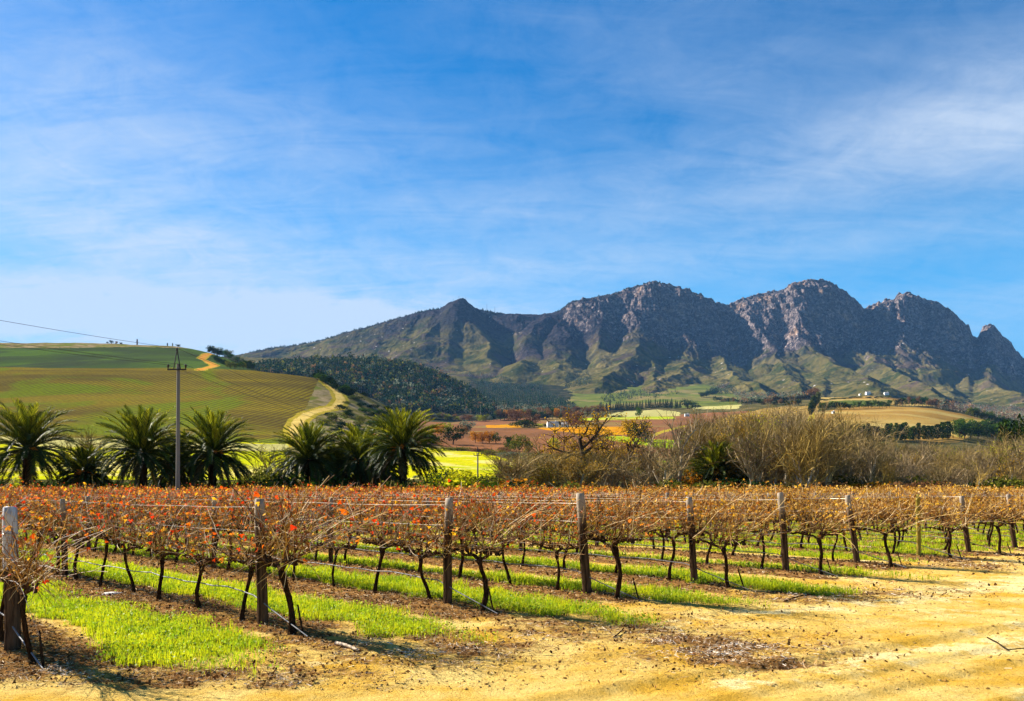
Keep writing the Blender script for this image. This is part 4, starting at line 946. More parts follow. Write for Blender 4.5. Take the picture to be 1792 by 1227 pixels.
LM = dict(
 dark=leafmat('evergreen_leaf', (0.010, 0.024, 0.006), (0.045, 0.075, 0.010), tr=.15),
 green=leafmat('green_leaf', (0.022, 0.06, 0.008), (0.10, 0.16, 0.016), tr=.25),
 olive=leafmat('olive_leaf', (0.06, 0.075, 0.010), (0.20, 0.19, 0.022)),
 yellow=leafmat('yellow_green_leaf', (0.20, 0.22, 0.008), (0.55, 0.50, 0.012), tr=.45),
 orange=leafmat('orange_leaf', (0.26, 0.085, 0.008), (0.62, 0.27, 0.012), tr=.4),
 gold=leafmat('golden_leaf', (0.26, 0.13, 0.006), (0.64, 0.38, 0.02), tr=.45),
 brown=leafmat('russet_leaf', (0.11, 0.05, 0.022), (0.28, 0.15, 0.06)),
 grey=leafmat('grey_green_leaf', (0.09, 0.11, 0.07), (0.24, 0.26, 0.17)),
 pine=leafmat('pine_needles', (0.008, 0.03, 0.016), (0.028, 0.075, 0.035), tr=.1),
 pink=leafmat('dusty_pink_leaf', (0.20, 0.12, 0.085), (0.42, 0.27, 0.18)))
M_bark = bark('tree_bark', (0.03, 0.02, 0.014), (0.12, 0.085, 0.055), 6)
M_pbark = bark('pale_bark', (0.20, 0.15, 0.09), (0.56, 0.47, 0.34), 6)
def crown_pts(shape, n, rs):
    if shape == 'conifer':
        z = .08 + .92 * (1 - np.sqrt(rs.rand(n))); r = (1 - z) * .36 * np.sqrt(rs.rand(n)) * (.7 + .5 * rs.rand(n)) + .02; a = rs.rand(n) * 6.283
        return np.stack([r * np.cos(a), r * np.sin(a), z], 1)
    if shape == 'column':
        z = .06 + .92 * rs.rand(n); r = .17 * np.sin(np.clip(z, 0, .97) * 3.1) ** .45 * np.sqrt(rs.rand(n)) * (.7 + .6 * rs.rand(n)); a = rs.rand(n) * 6.283
        return np.stack([r * np.cos(a), r * np.sin(a), z], 1)
    nl = 14 if shape == 'round' else 9
    lo = []
    for i in range(nl):
        a = rs.rand() * 6.283; q = rs.rand() ** .5
        if shape == 'round': c = [.30 * q * math.cos(a), .30 * q * math.sin(a), .24 + .56 * rs.rand()]; rr = rs.uniform(.13, .22)
        else: c = [.36 * q * math.cos(a), .36 * q * math.sin(a), .10 + .52 * rs.rand() * (1 - .5 * q)]; rr = rs.uniform(.15, .25)
        lo.append((np.array(c), rr))
    P = []
    for i in range(n):
        c, rr = lo[rs.randint(nl)]; d = rs.normal(size=3); d /= np.linalg.norm(d); p = c + d * rr * (.55 + .5 * rs.rand()) * np.array([1, 1, .8]); p[2] = max(p[2], .02); P.append(p)
    return np.array(P)
_tc = {}
def tree_meshes(shape, colr, var, n=1000):
    key = (shape, colr, var)
    if key not in _tc:
        rs = np.random.RandomState(abs(hash(shape)) % 1 + 900 + var * 7 + len(shape) * 31 + len(colr)); mb = MB(); P = crown_pts(shape, n, rs)
        mb.cards(P, .030 if shape != 'conifer' else .026, .7, rs=rs, c=np.clip(rs.rand(n) * .8 + .15 * (fbm(P[:, 0] * 5, P[:, 2] * 5, 2, var)), 0, 1))
        tb = MB(); hh = .5 if shape == 'round' else .35 if shape == 'bush' else .9
        tb.tube([[0, 0, -.05], [.008, .004, hh * .35], [-.01, 0, hh]], [.030, .022, .010] if shape == 'round' else [.02, .014, .006], 6)
        if shape in ('round', 'bush'):
            for q in range(5):
                a = q * 1.3 + rs.rand(); tb.tube([[0, 0, hh * .35 + .03 * q], [.12 * math.cos(a), .12 * math.sin(a), hh * .6 + .04 * q], [.24 * math.cos(a), .24 * math.sin(a), hh * .9 + .05 * q]], [.013, .009, .004], 4)
        _tc[key] = [('trunk', tb.mesh('tree_trunk', [M_bark], True)), ('crown', mb.mesh('tree_crown', [LM[colr]]))]
    return _tc[key]
_proto = {}
def plant(kind, shape, colr, p, h, w, label, cat='tree', group=None, rz=None, sink=.02, var=None):
    """h, w in metres"""
    v = rv.randrange(3) if var is None else var
    sc_ = (w, w, h) if shape in ('round', 'bush') else (w / (.72 if shape == 'conifer' else .36), w / (.72 if shape == 'conifer' else .36), h)
    key = (shape, colr, v, kind); rz = rv.uniform(0, 6.28) if rz is None else rz
    loc = (p[0], p[1], p[2] - h * sink)
    if key in _proto: r = copy_thing(_proto[key], loc, label, rz, sc_)
    else:
        r = thing(kind, loc, label, cat, None, rz); r.scale = sc_
        for nm, me in tree_meshes(shape, colr, v): link(nm, me, r)
        _proto[key] = r
    r['category'] = cat
    if group: r['group'] = group
    elif 'group' in r: del r['group']
    return r
def plant_px(kind, shape, colr, px, base, hpx, wpx, label, cat='tree', group=None, Y=None, ymin=79):
    p = at(px, Y) if Y else hitc(px, base, ymin)
    k = p[1] / F_PX * (1.0)
    return plant(kind, shape, colr, p, hpx * k, wpx * k, label, cat, group)

# palms ------------------------------------------------------------------
mf = Mat('palm_frond', .6, .2); fc = mf.ramp(mf.attr('tone'), [(0, (0.10, 0.065, 0.02)), (.12, (0.03, 0.03, 0.006)), (.3, (0.010, 0.022, 0.003)), (.68, (0.042, 0.064, 0.004)), (1, (0.46, 0.44, 0.02))]); mf.col(fc); mf.translucent(fc, .22)
mt_ = bark('palm_bark', (0.010, 0.007, 0.004), (0.05, 0.03, 0.016), 5)
mfr = Mat('date_fruit', .6, .2); mfr.col(mfr.mix(mfr.attr('tone'), (0.55, 0.13, 0.01), (0.80, 0.32, 0.02)))
def palm_meshes(seed, zt, R_, nf=150):
    rs = np.random.RandomState(seed); fb, tb, ob = MB(), MB(), MB()
    zz = np.linspace(-.2, zt, 22); rr = .34 + .05 * (np.arange(22) % 2) + .12 * np.clip((zz - zt + 1.0), 0, 1)
    lumpy_tube(tb, np.stack([.03 * np.sin(zz), .03 * np.cos(zz), zz], 1), rr, 10, rs, .08)
    for i in range(nf):
        f = i / nf; el0 = R(84 - 122 * f ** 1.05 + rs.normal() * 6); az = i * 2.39996 + rs.normal() * .15
        L = R_ * (0.93 + .2 * rs.rand()) * (.88 if f < .1 else 1.0) * (1.08 if f < .6 else 1.0); n = 11; tt = np.linspace(0, 1, n); drop = R(42 + 50 * f + rs.normal() * 9) if el0 > R(-10) else R(42 + rs.normal() * 8)
        el = el0 - drop * tt ** 1.6; ds = L / (n - 1)
        rad = .22 + np.concatenate([[0], np.cumsum(np.cos(el[:-1]) * ds)]); h = zt - .15 + .35 * (1 - f) + np.concatenate([[0], np.cumsum(np.sin(el[:-1]) * ds)])
        h = np.maximum(h, .5 + .6 * rs.rand())
        side = rs.normal() * .10 * tt ** 2 * L
        ca, sa = math.cos(az), math.sin(az)
        P = np.stack([rad * ca - side * sa, rad * sa + side * ca, h], 1)
        base_tone = .08 if (f > .88) else .35 + .45 * (1 - f) ** .8 + rs.normal() * .08  # sunlit top and shaded underside painted into tone; lowest fronds dead and brown
        fb.tube(P, np.linspace(.032, .008, n), 3, 0, np.clip(base_tone - .1, 0, 1), False)
        T = np.gradient(P, axis=0); T /= np.linalg.norm(T, axis=1)[:, None]
        nl = 40; ti = np.linspace(.10, .99, nl); Q = np.stack([np.interp(ti, tt, P[:, q]) for q in range(3)], 1); TT = np.stack([np.interp(ti, tt, T[:, q]) for q in range(3)], 1)
        Sd = np.cross(TT, [0, 0, 1.0]); Sd /= np.linalg.norm(Sd, axis=1)[:, None] + 1e-6; Upv = np.cross(Sd, TT)
        for sg in (-1, 1):
            ll = (.46 * np.sin(np.clip(ti * 2.6 + .25, 0, 3.0)) + .12) * R_ / 3.6
            D = Sd * sg * .50 + TT * .90 + Upv * (.34 - .2 * rs.rand(nl, 1)) + rs.normal(size=(nl, 3)) * .05; D /= np.linalg.norm(D, axis=1)[:, None]
            tip = Q + D * ll[:, None]; tip[:, 2] -= .03 * ll; W = TT * .062
            Vv = np.stack([Q - W, Q + W, tip + W * .3, tip - W * .3], 1).reshape(-1, 3)
            fb.add(Vv, np.arange(nl * 4).reshape(nl, 4), 0, np.repeat(np.clip(base_tone + rs.normal(size=nl) * .10, 0, 1), 4))
    for q in range(5):
        a = 3.6 + q * .5 + rs.normal() * .2; P = wander([.2 * math.cos(a), .2 * math.sin(a), zt], [math.cos(a), math.sin(a), .4], .8, 5, rs, .1, .5); ob.tube(P, .03, 4, 0, .6, False)
        C = P[3:][rs.randint(3, size=60)] + rs.normal(size=(60, 3)) * .10; ob.cards(C, .05, .8, rs=rs)
    return [('trunk', tb.mesh('palm_trunk', [mt_], True)), ('fronds', fb.mesh('palm_fronds', [mf.m])), ('fruit_cluster', ob.mesh('palm_fruit', [mfr.m]))]
PALMS = [(45,785,714,77,74,'tall date palm with a full round crown at the far left'), (253,792,716,70,74,'date palm just left of the grey utility pole'),
 (370,793,721,66,76,'date palm just right of the grey utility pole'), (312,812,752,52,80,'smaller date palm half hidden behind the utility pole'),
 (540,805,752,60,80,'leftmost date palm of the clump of three near the hill road'), (628,808,755,60,82,'middle date palm of the clump of three, partly hidden'),
 (706,785,724,66,76,'tallest date palm of the clump of three, standing at its right end'), (1252,826,784,48,92,'low date palm with orange fruit among the bare trees at right'),
 (150,828,795,40,76,'small dark date palm between the two big palms at left'), (588,822,778,45,84,'short palm crown filling the gap in the clump of three'), (668,822,775,42,85,'short dark palm crown under the tallest clump palm')]
for i, (px, cy_, ty, rp, Y, lab) in enumerate(PALMS):
    p = at(px, Y); e = ray(px, cy_)[1]; zt = max(1.0, CAM_H + e * Y - p[2]); Rm = rp * Y / F_PX * 1.07
    t_ = thing('date_palm', (p[0], p[1], p[2]), lab, 'palm tree', 'date palms beyond the vineyard', rv.uniform(-.3, .3)); t_.rotation_euler = (rv.uniform(-.04, .04), rv.uniform(-.06, .06), rv.uniform(-3, 3))
    for nm, me in palm_meshes(700 + i, zt, Rm): link(nm, me, t_)

# bare trees ---------------------------------------------------------------
mtw = Mat('twigs', .9, 0.0); rr_ = mtw.rnd(); mtw.col(mtw.mix(mtw.attr('tone'), (0.035, 0.022, 0.010), mtw.mix(rr_, (0.58, 0.39, 0.09), (0.50, 0.37, 0.22)))); M_twig = mtw.m
def bare_tree(seed, stems=1, spread=.5, h=1.0, leaves=None, dark=False, ntw=1.0, up=.5):
    """unit height tree: trunk, branches, twigs (and a few leaves)"""
    rs = np.random.RandomState(seed); tb, bb, lb = MB(), MB(), MB(); tips = []
    mat = M_bark if dark else M_pbark
    def grow(p, d, L, r, lev):
        n = 5 if lev < 2 else 4; P = wander(p, d, L, n, rs, .16 if lev else .07, -.02 if lev else 0)
        (tb if lev == 0 else bb).tube(P, np.linspace(r, r * .5, n + 1), 6 if lev == 0 else (4 if lev == 1 else 3), 0, (.75 if lev == 1 else .25) + .4 * rs.rand() ** 1.5, False)
        if lev >= 3: tips.append(P); return
        nb = [8, 6, 5][lev]; nb = int(nb * (1 if lev < 2 else ntw))
        for i in range(nb):
            f = .30 + .7 * (i + rs.rand()) / nb if lev == 0 else .2 + .8 * rs.rand(); k = f * n; a = int(min(k, n - 1)); b = P[a] + (P[a + 1] - P[a]) * (k - a)
            dd = (P[a + 1] - P[a]); dd /= np.linalg.norm(dd); o = rs.normal(size=3); o -= o @ dd * dd; o /= np.linalg.norm(o)
            nd = dd * (1 - spread * .5) + o * spread * (1.1 if lev == 0 else 1) + np.array([0, 0, up * .4])
            grow(b, nd, L * rs.uniform(.45, .68) * (1.1 if lev == 0 else 1), r * rs.uniform(.34, .5) * (1 if lev < 2 else 1.5), lev + 1)
    for s in range(stems):
        d = [rs.normal() * .22 * (stems > 1), rs.normal() * .22 * (stems > 1), 1]; grow([.02 * s, .01 * s, -.03], d, .62 * h, .024 if stems > 1 else .032, 0)
    allp = np.vstack(tips); zmax = np.percentile(allp[:, 2], 93); kz = 1.0 / zmax
    out = []
    for b, nm, mt in ((tb, 'trunk', mat), (bb, 'branches', M_bark if dark else M_twig)):
        b.V = [v * kz for v in b.V]; out.append((nm, b.mesh('bare_' + nm, [mt])))
    if leaves:
        n, colr = leaves; C = allp[rs.randint(len(allp), size=n)] * kz + rs.normal(size=(n, 3)) * .015; lb.cards(C, .011, .8, rs=rs); out.append(('leaves', lb.mesh('sparse_leaves', [LM[colr]])))
    return out
BK = {'pale': [bare_tree(24 + i, 1, .52, up=.7, ntw=.8) for i in range(3)], 'bushy': [bare_tree(30 + i, 3, .62, leaves=(420, 'olive'), up=.6) for i in range(3)],
      'golden': [bare_tree(40 + i, 2, .58, leaves=(1100, 'gold'), up=.6) for i in range(2)] + [bare_tree(44, 2, .6, leaves=(1000, 'yellow'))], 'grey': [bare_tree(50 + i, 3, .6, up=.5) for i in range(3)],
      'oak': [bare_tree(60 + i, 1, .95, leaves=(1300, 'gold'), dark=True, up=.25, ntw=1.0) for i in range(2)]}
_bp = {}
def bare(kind, px, Y, top, wide, label, group=None, cat='tree'):
    v = rv.randrange(len(BK[kind])); p = at(px, Y); h = CAM_H + ray(px, top)[1] * Y - p[2]; h = max(h, 1.5); sc_ = (h * wide, h * wide, h); rz = rv.uniform(0, 6.28)
    if (kind, v) in _bp: r = copy_thing(_bp[(kind, v)], tuple(p), label, rz, sc_)
    else:
        r = thing('bare_tree', tuple(p), label, cat, None, rz); r.scale = sc_
        for nm, me in BK[kind][v]: link(nm, me, r)
        _bp[(kind, v)] = r
    if group: r['group'] = group
    elif 'group' in r: del r['group']
    return r
bare('oak', 1030, 98, 726, 1.15, 'big dark leafless oak with twisted limbs right of the picture centre')
bare('oak', 1108, 104, 742, .95, 'dark crooked tree with orange leaves, beside the big leafless oak')
bare('pale', 940, 92, 782, 1.5, 'pale fan shaped bare tree in front of the bright pasture')
bare('bushy', 975, 96, 800, 1.2, 'tangled bare shrub between the pale fan shaped tree and the oak')
bare('pale', 1168, 88, 775, .8, 'slim white trunked tree, left one of the pair beside the low palm')
bare('pale', 1186, 90, 735, .9, 'tall white trunked tree, right one of the pair beside the low palm')
bare('pale', 1137, 92, 765, .9, 'slim white trunked tree right of the crooked orange leaved tree')
bare('grey', 1065, 90, 800, 1.2, 'grey leafless thicket tree below the two dark oaks')
bare('bushy', 1003, 90, 812, 1.4, 'low tangled leafless shrub at the foot of the big oak')
bare('golden', 1050, 112, 764, 1.5, 'wide half leafed russet tree between the two dark oaks')
bare('golden', 1000, 104, 776, 1.4, 'half leafed russet tree at the left foot of the big oak')
bare('golden', 1085, 100, 790, 1.5, 'low gold leaved bush tree right under the crooked tree')
bare('golden', 1020, 108, 770, 1.3, 'low golden leaved tree behind the foot of the big oak')
bare('pale', 892, 96, 800, 1.2, 'small pale leafless tree left of the fan shaped one')
bare('bushy', 148, 90, 765, 1.0, 'thin leafless tree behind the small dark palm at left')
bare('golden', 470, 92, 785, 1.5, 'thin golden leaved tree left of the clump of three palms')
wood = []
for i in range(185):
    px = 1205 + (i + rv.random()) * (1850 - 1205) / 185; lay = i % 4
    topy = np.interp(px, [1205, 1260, 1320, 1440, 1500, 1560, 1650, 1720, 1792, 1850], [750, 741, 736, 738, 766, 786, 790, 787, 772, 772])
    Y = [86, 98, 112, 130][lay] + rv.uniform(-5, 5)
    top = topy + [18, 10, 4, -2][lay] + rv.uniform(-8, 18)
    if 1205 < px < 1310 and lay == 0: Y = 96
    if px < 1300: kind = rv.choice(['pale', 'bushy', 'golden', 'bushy'])
    elif px < 1500: kind = rv.choice(['golden', 'bushy', 'golden', 'pale', 'bushy'])
    if False: pass
    else: kind = rv.choice(['grey', 'grey', 'bushy', 'grey', 'pale', 'grey', 'grey', 'golden'])
    if lay == 0 and rv.random() < .5: kind = 'pale'
    wood.append((px, Y, top, kind))
for i, (px, Y, top, kind) in enumerate(sorted(wood)):
    nm = {'pale': 'slim pale trunked bare tree', 'bushy': 'bushy nearly leafless tree', 'golden': 'golden leaved thin tree', 'grey': 'grey bare many stemmed tree'}[kind]
    bare(kind, px, Y, top, rv.uniform(.75, 1.15) * (1.0 if kind != 'pale' else .8), nm + ', ' + ordn(i + 1) + ' from the left in the wood', 'bare trees of the wood behind the right half of the vineyard')
thick = sorted([(870 + (i + rv.random()) * 330 / 34, rv.uniform(84, 118), rv.uniform(792, 828), rv.choice(['grey', 'bushy', 'golden', 'pale', 'bushy'])) for i in range(34)])
for i, (px, Y, top, kind) in enumerate(thick):
    nm = {'pale': 'small pale bare tree', 'bushy': 'tangled nearly leafless bush', 'golden': 'thin golden leaved bush', 'grey': 'grey bare bush'}[kind]
    bare(kind, px, Y, top, rv.uniform(1.1, 1.7), nm + ', ' + ordn(i + 1) + ' from the left in the scrub around the oaks', 'leafless scrub around the two dark oaks')
# undergrowth just beyond the vines, left to right
k = 0; under = []
for i in range(150):
    px = -40 + (i + rv.random()) * 1900 / 150
    if px < 420: c = rv.choice(['green', 'olive', 'yellow', 'dark']); t = 830
    elif px < 500: c = rv.choice(['olive', 'orange', 'gold', 'dark']); t = 812
    elif px < 740: c = rv.choice(['dark', 'green', 'olive']); t = 826
    elif px < 860: c = rv.choice(['yellow', 'yellow', 'olive', 'green']); t = 816
    elif px < 1200: c = rv.choice(['olive', 'brown', 'dark', 'yellow', 'olive', 'orange']); t = 828
    else: c = rv.choice(['olive', 'brown', 'dark', 'orange', 'dark', 'olive']); t = 826
    under.append((px, t + rv.uniform(-14, 12), c))
cn = dict(dark='dark green', green='mid green', olive='olive green', yellow='bright yellow green', orange='rusty orange', gold='golden', brown='russet brown', grey='grey green', pink='dusty pink', pine='dark pine')
for i, (px, t, c) in enumerate(under):
    Y = rv.uniform(70, 84) if rv.random() < .6 else rv.uniform(86, 105); p = at(px, Y); h = max(.9, CAM_H + ray(px, t)[1] * Y - p[2])
    plant('shrub', 'bush', c, p, h * 1.15, h * rv.uniform(1.3, 2.1), cn[c] + ' shrub, ' + ordn(i + 1) + ' from the left in the undergrowth behind the vines', 'shrub', 'undergrowth shrubs along the far edge of the vineyard')
for (px, t, w, Y, c, lab) in [(455,790,70,84,'olive','big olive and gold bush left of the clump of three palms'), (775,790,95,92,'yellow','large bright yellow bush right of the clump of three palms'), (815,800,80,90,'yellow','bright yellow bush directly left of the small utility pole'),
        (905,825,50,88,'dark','dark green shrub below the pale fan shaped tree'), (965,822,80,92,'dark','broad dark shrub between the fan tree and the oak'), (1215,800,60,90,'orange','rusty bush touching the low palm on its left'), (1300,815,60,92,'dark','dark bush touching the low palm on its right'),
        (755,812,60,86,'green','green bush under the yellow bush beside the tallest palm'), (120,818,60,88,'green','green bush behind the small dark palm at left'), (210,830,50,80,'dark','dark bush at the foot of the palm left of the pole'), (285,815,60,84,'dark','black green bush directly left of the utility pole foot'), (335,812,60,84,'dark','black green bush directly right of the utility pole foot'), (400,828,50,82,'dark','dark bush at the right foot of the palm right of the pole'),
        (585,815,60,90,'dark','black green bush filling the left gap of the palm clump'), (660,812,70,90,'dark','black green bush filling the right gap of the palm clump'), (515,830,40,84,'dark','dark bush at the left foot of the palm clump'), (690,828,50,86,'green','green bush at the foot of the tallest clump palm'), (800,822,60,88,'yellow','low bright yellow bush under the small utility pole'), (1255,838,80,80,'dark','low dark bush hiding the foot of the low palm')]:
    p = at(px, Y); h = CAM_H + ray(px, t)[1] * Y - p[2]; plant('shrub', 'bush', c, p, h * 1.25, w * 1.25 * Y / F_PX, lab, 'shrub')

# middle distance ------------------------------------------------------------
MID = [ # kind, shape, colour, px, base py, height px, width px, label
 ('round','dark',793,778,32,34,'round dark green tree at the right edge of the bright pasture'), ('round','yellow',783,758,18,18,'small yellow tree behind the round dark green tree'),
 ('round','grey',817,760,26,26,'silvery grey green tree above the row of orange trees'), ('round','brown',811,766,20,16,'russet tree in front of the silvery tree'), ('round','orange',832,775,20,18,'leftmost orange tree of the small row by the pasture'),
 ('round','orange',845,777,22,18,'second orange tree of the small row by the pasture'), ('round','orange',857,776,22,18,'third orange tree of the small row by the pasture'), ('round','green',868,776,18,18,'green tree at the right end of the orange tree row'),
 ('round','yellow',750,765,18,20,'yellow green tree behind the tallest palm'), ('round','orange',766,762,20,20,'orange tree right of the tallest palm'), ('bush','dark',757,778,24,46,'dark bush mass right of the tallest palm'), ('bush','olive',740,762,16,30,'olive bush at the lower edge of the scrubby slope'),
 ('bush','olive',800,788,12,46,'low olive thicket along the upper edge of the bright pasture'), ('bush','brown',835,790,10,40,'low brown thicket left of the small utility pole'), ('bush','olive',862,796,12,40,'low olive bushes right of the small utility pole'), ('bush','grey',890,800,14,44,'grey green scrub at the right end of the bright pasture'),
 ('round','dark',890,779,18,16,'small dark green tree below the mauve field'), ('bush','brown',884,790,12,22,'brown bush under the small dark green tree'), ('round','olive',908,796,34,28,'tall olive tree standing before the mauve field'), ('round','olive',925,796,24,20,'smaller olive tree right of the tall olive one'),
 ('round','green',893,789,20,20,'green tree left of the tall olive tree'), ('round','yellow',969,792,26,20,'round yellow green tree left of the big oak'), ('bush','gold',986,803,14,14,'small golden bush below the yellow green tree'), ('bush','green',1000,805,12,16,'small green bush right of the golden bush'), ('bush','olive',945,803,16,30,'olive bush left of the golden bush'),
 ('bush','dark',918,748,20,44,'broad black green tree clump beside the white farmhouse'), ('round','brown',903,742,24,26,'russet tree behind the black green clump'), ('round','brown',932,744,22,26,'brown tree touching the white farmhouse'), ('bush','yellow',943,747,8,14,'yellow bush in front of the white farmhouse'), ('bush','dark',956,747,7,11,'round dark bush in front of the white farmhouse'),
 ('round','dark',980,746,9,14,'dark little tree at the right end of the white farmhouse'), ('round','brown',1008,750,32,34,'big russet tree behind the left limbs of the oak'), ('round','brown',995,748,24,22,'russet tree right of the white farmhouse'),
 ('round','gold',1104,768,40,30,'golden tree left of the dark evergreen pair'), ('round','dark',1122,772,38,28,'tall dark evergreen right of the golden tree'), ('round','dark',1133,775,22,18,'lower dark evergreen at the right of the pair'), ('round','dark',1110,772,22,20,'dark evergreen under the golden tree'),
 ('round','green',1119,730,18,14,'lone green tree on the pale pasture strip'), ('bush','green',1085,730,5,8,'tiny round bush left of the lone pasture tree'), ('bush','green',1074,730,4,8,'tiniest bush on the pale pasture strip'), ('bush','olive',1062,730,5,9,'small olive bush at the left end of the pale strip'),
 ('round','brown',1047,726,16,22,'reddish round tree at the left end of the pine row'), ('round','brown',1028,726,15,20,'reddish round tree second from the pine row'), ('round','brown',1010,726,14,20,'reddish round tree third from the pine row'),
 ('round','pine',1203,716,18,18,'dark tree clump left of the upper pale pasture'), ('round','pine',1216,717,13,16,'darker round tree right of that clump'),
 ('round','brown',1424,700,20,22,'broad brown crowned tree on the skyline of the right hill'), ('round','green',1698,748,12,10,'small round tree inside the bend of the right track'),
 ('bush','orange',652,768,14,40,'rusty orange bush between the palms on the slope'), ('bush','olive',604,788,12,14,'round yellow olive bush low on the slope')]
for shp, c, px, b, hp, wp, lab in MID:
    plant_px('shrub' if shp == 'bush' else 'tree', shp, c, px, b, hp * (1.25 if shp == 'bush' else 1.2), wp * 1.5, lab, 'shrub' if shp == 'bush' else 'tree')
def line(kind, shape, cols, pts, n, h, w, label, group, Y=None, jit=1.5, cat='tree', ymin=79):
    pts = np.array(pts, float); t = np.linspace(0, 1, len(pts))
    for i in range(n):
        f = (i + .5) / n; px = np.interp(f, t, pts[:, 0]) + rv.uniform(-jit, jit); py = np.interp(f, t, pts[:, 1]) + rv.uniform(-.6, .6)
        c = rv.choice(cols); hh = rv.uniform(*h)
        plant_px(kind, shape, c, px, py, hh * (1.15 if shape == 'round' else 1), rv.uniform(*w) * (1.35 if shape == 'round' else 1.1), label.replace('#', ordn(i + 1)).replace('@', cn[c]), cat, group, Y, ymin)
line('tree','column',['dark','green'],[(1440,772),(1480,768),(1540,772),(1600,770),(1662,768)],30,(22,32),(10,15),'@ slender tree, # from the left in the line below the tan field','tree line below the tan field')
line('tree','round',['dark','green','dark'],[(1433,717),(1497,716)],11,(11,15),(8,12),'dark tree, # from the left in the upper left line on the hill','left tree line above the tan field')
line('tree','round',['dark','green'],[(1502,715),(1560,713)],9,(9,15),(8,12),'dark tree, # from the left in the middle line on the hill','middle tree line above the tan field')
line('tree','round',['dark','green','brown'],[(1566,712),(1610,711),(1660,716)],16,(12,18),(8,13),'dark tree, # from the left in the right line on the hill','right tree line above the tan field')
line('shrub','bush',['olive','dark'],[(1436,701),(1500,697),(1600,695)],16,(4,6),(10,14),'low bush, # from the left in the hedge at the crest','hedge along the crest of the right hill',cat='shrub')
line('tree','column',['dark','olive'],[(1417,727),(1424,715),(1433,702)],11,(16,22),(8,11),'dark tree, # uphill in the row dividing the fields','row of trees between the two right fields')
line('tree','round',['green','green','dark'],[(1668,765),(1700,768),(1740,768),(1762,770)],14,(22,34),(18,26),'@ tree, # from the left in the copse beside the right track','copse beside the right track',jit=5)
line('tree','round',['green','dark'],[(1675,752),(1760,755)],9,(14,22),(16,24),'@ tree, # from the left at the back of the copse','back of the copse beside the right track',jit=5)
line('tree','round',['green','olive'],[(1695,726),(1770,738)],12,(11,17),(12,18),'@ tree, # from the left along the far side of the right hill','trees beyond the right hill',Y=1150)
line('tree','round',['olive','dark'],[(1766,800),(1794,800)],2,(104,116),(44,56),'big olive crowned tree, # from the left at the right edge','big trees at the right edge',Y=230)
line('tree','round',['pink','brown','yellow','grey','olive'],[(740,732),(800,737),(860,738)],20,(8,14),(10,16),'@ small tree, # from the left behind the mauve field','autumn trees behind the left mauve field')
line('tree','round',['brown','orange','green','olive','pine'],[(862,736),(930,735),(1000,733)],24,(12,22),(12,20),'@ tree, # from the left in the autumn belt','autumn tree belt behind the farmhouse')
line('tree','round',['orange','brown','pine'],[(940,722),(985,722),(1003,730)],12,(8,13),(10,16),'@ tree, # from the left in the upper autumn belt','upper autumn belt under the pine wood')
line('tree','conifer',['pine'],[(1048,727),(1110,722),(1192,719)],38,(13,20),(6,9),'dark pine, # from the left in the long pine row','long pine row above the pale pasture',Y=1680)
line('tree','round',['pine','dark'],[(1225,697),(1256,690)],7,(8,13),(8,12),'dark tree, # from the left in the wood over the upper pasture','wood over the upper pale pasture')
line('tree','round',['pine','dark','brown'],[(1250,702),(1330,708),(1400,709)],26,(6,11),(8,12),'@ tree, # from the left along the lower mountain foot','trees along the lower mountain foot')
line('shrub','bush',['olive','green','yellow','green'],[(484,650),(510,655),(545,660)],9,(8,12),(12,18),'@ bush, # from the left on the top of the vineyard hill','bushes on top of the vineyard hill',cat='shrub')
line('shrub','bush',['dark','dark','green'],[(550,662),(580,674),(600,688),(616,694)],10,(18,27),(22,30),'dark bush, # from the left above the bend of the hill road','dark bushes above the hill road',cat='shrub')
line('tree','round',['dark','green','grey'],[(366,612),(385,622),(410,634),(446,648)],20,(10,17),(10,16),'@ tree, # from the left on the shoulder of the left hill','trees on the shoulder of the left hill')
line('tree','round',['green','olive','dark'],[(372,630),(400,644),(444,648)],12,(10,14),(10,16),'@ tree, # from the left beside the orange track','lower trees beside the orange track')
for i, (px, b, hp, wp, c) in enumerate([(195,603,8,9,'dark'),(204,603,6,8,'brown'),(212,603,5,7,'dark'),(188,603,4,6,'dark'),(312,607,6,12,'dark'),(293,607,5,2.5,'dark'),(302,607,6,2.5,'grey'),(240,603,11,3,'brown')]):
    p = at(px, 1150); plant('tree', 'round' if wp > 3 else 'column', c, p, hp * 1150 / F_PX, wp * 1150 / F_PX, 'small ' + cn[c] + ' tree silhouetted on the left hill crest, ' + ordn(i + 1) + ' described', 'tree', 'small trees on the crest of the left hill')
slope = [(628,668,8,12),(655,676,7,12),(622,700,12,22),(640,694,8,14),(600,718,11,22),(588,738,16,34),(570,742,14,26),(640,722,12,24),(652,716,11,20),(668,728,14,26),(680,718,10,20),(612,730,9,20),(634,738,12,26),(650,745,10,22),(690,735,12,22),(700,745,12,22),(660,752,12,20),(622,750,10,16),(593,752,9,14),(596,764,13,16),(575,728,8,14),(674,742,10,18),(715,740,9,18),(607,706,7,12),(663,700,6,12),(690,708,5,12),(560,758,9,16),(548,770,10,18),(640,760,12,22),(615,775,11,20),(580,775,12,22),(720,755,12,24),(700,765,12,22),(632,712,9,18),(676,706,7,14),(605,748,12,22),(622,764,12,22),(663,770,12,24),(683,752,12,22),(646,730,10,20),(660,744,11,20),(694,757,11,20),(628,745,10,18),(608,724,9,16),(586,757,10,18),(566,772,10,18),(672,728,10,18),(700,728,7,14),(640,772,12,20)]
for i, (px, b, hp, wp) in enumerate(slope):
    c = rv.choice(['dark','olive','dark','dark','green']); plant_px('shrub','bush',c,px,b,hp * 1.55,wp * 1.35,cn[c] + ' slope shrub, ' + ordn(i + 1) + ' counted down the scrubby slope','shrub','shrubs on the scrubby slope below the hill road')
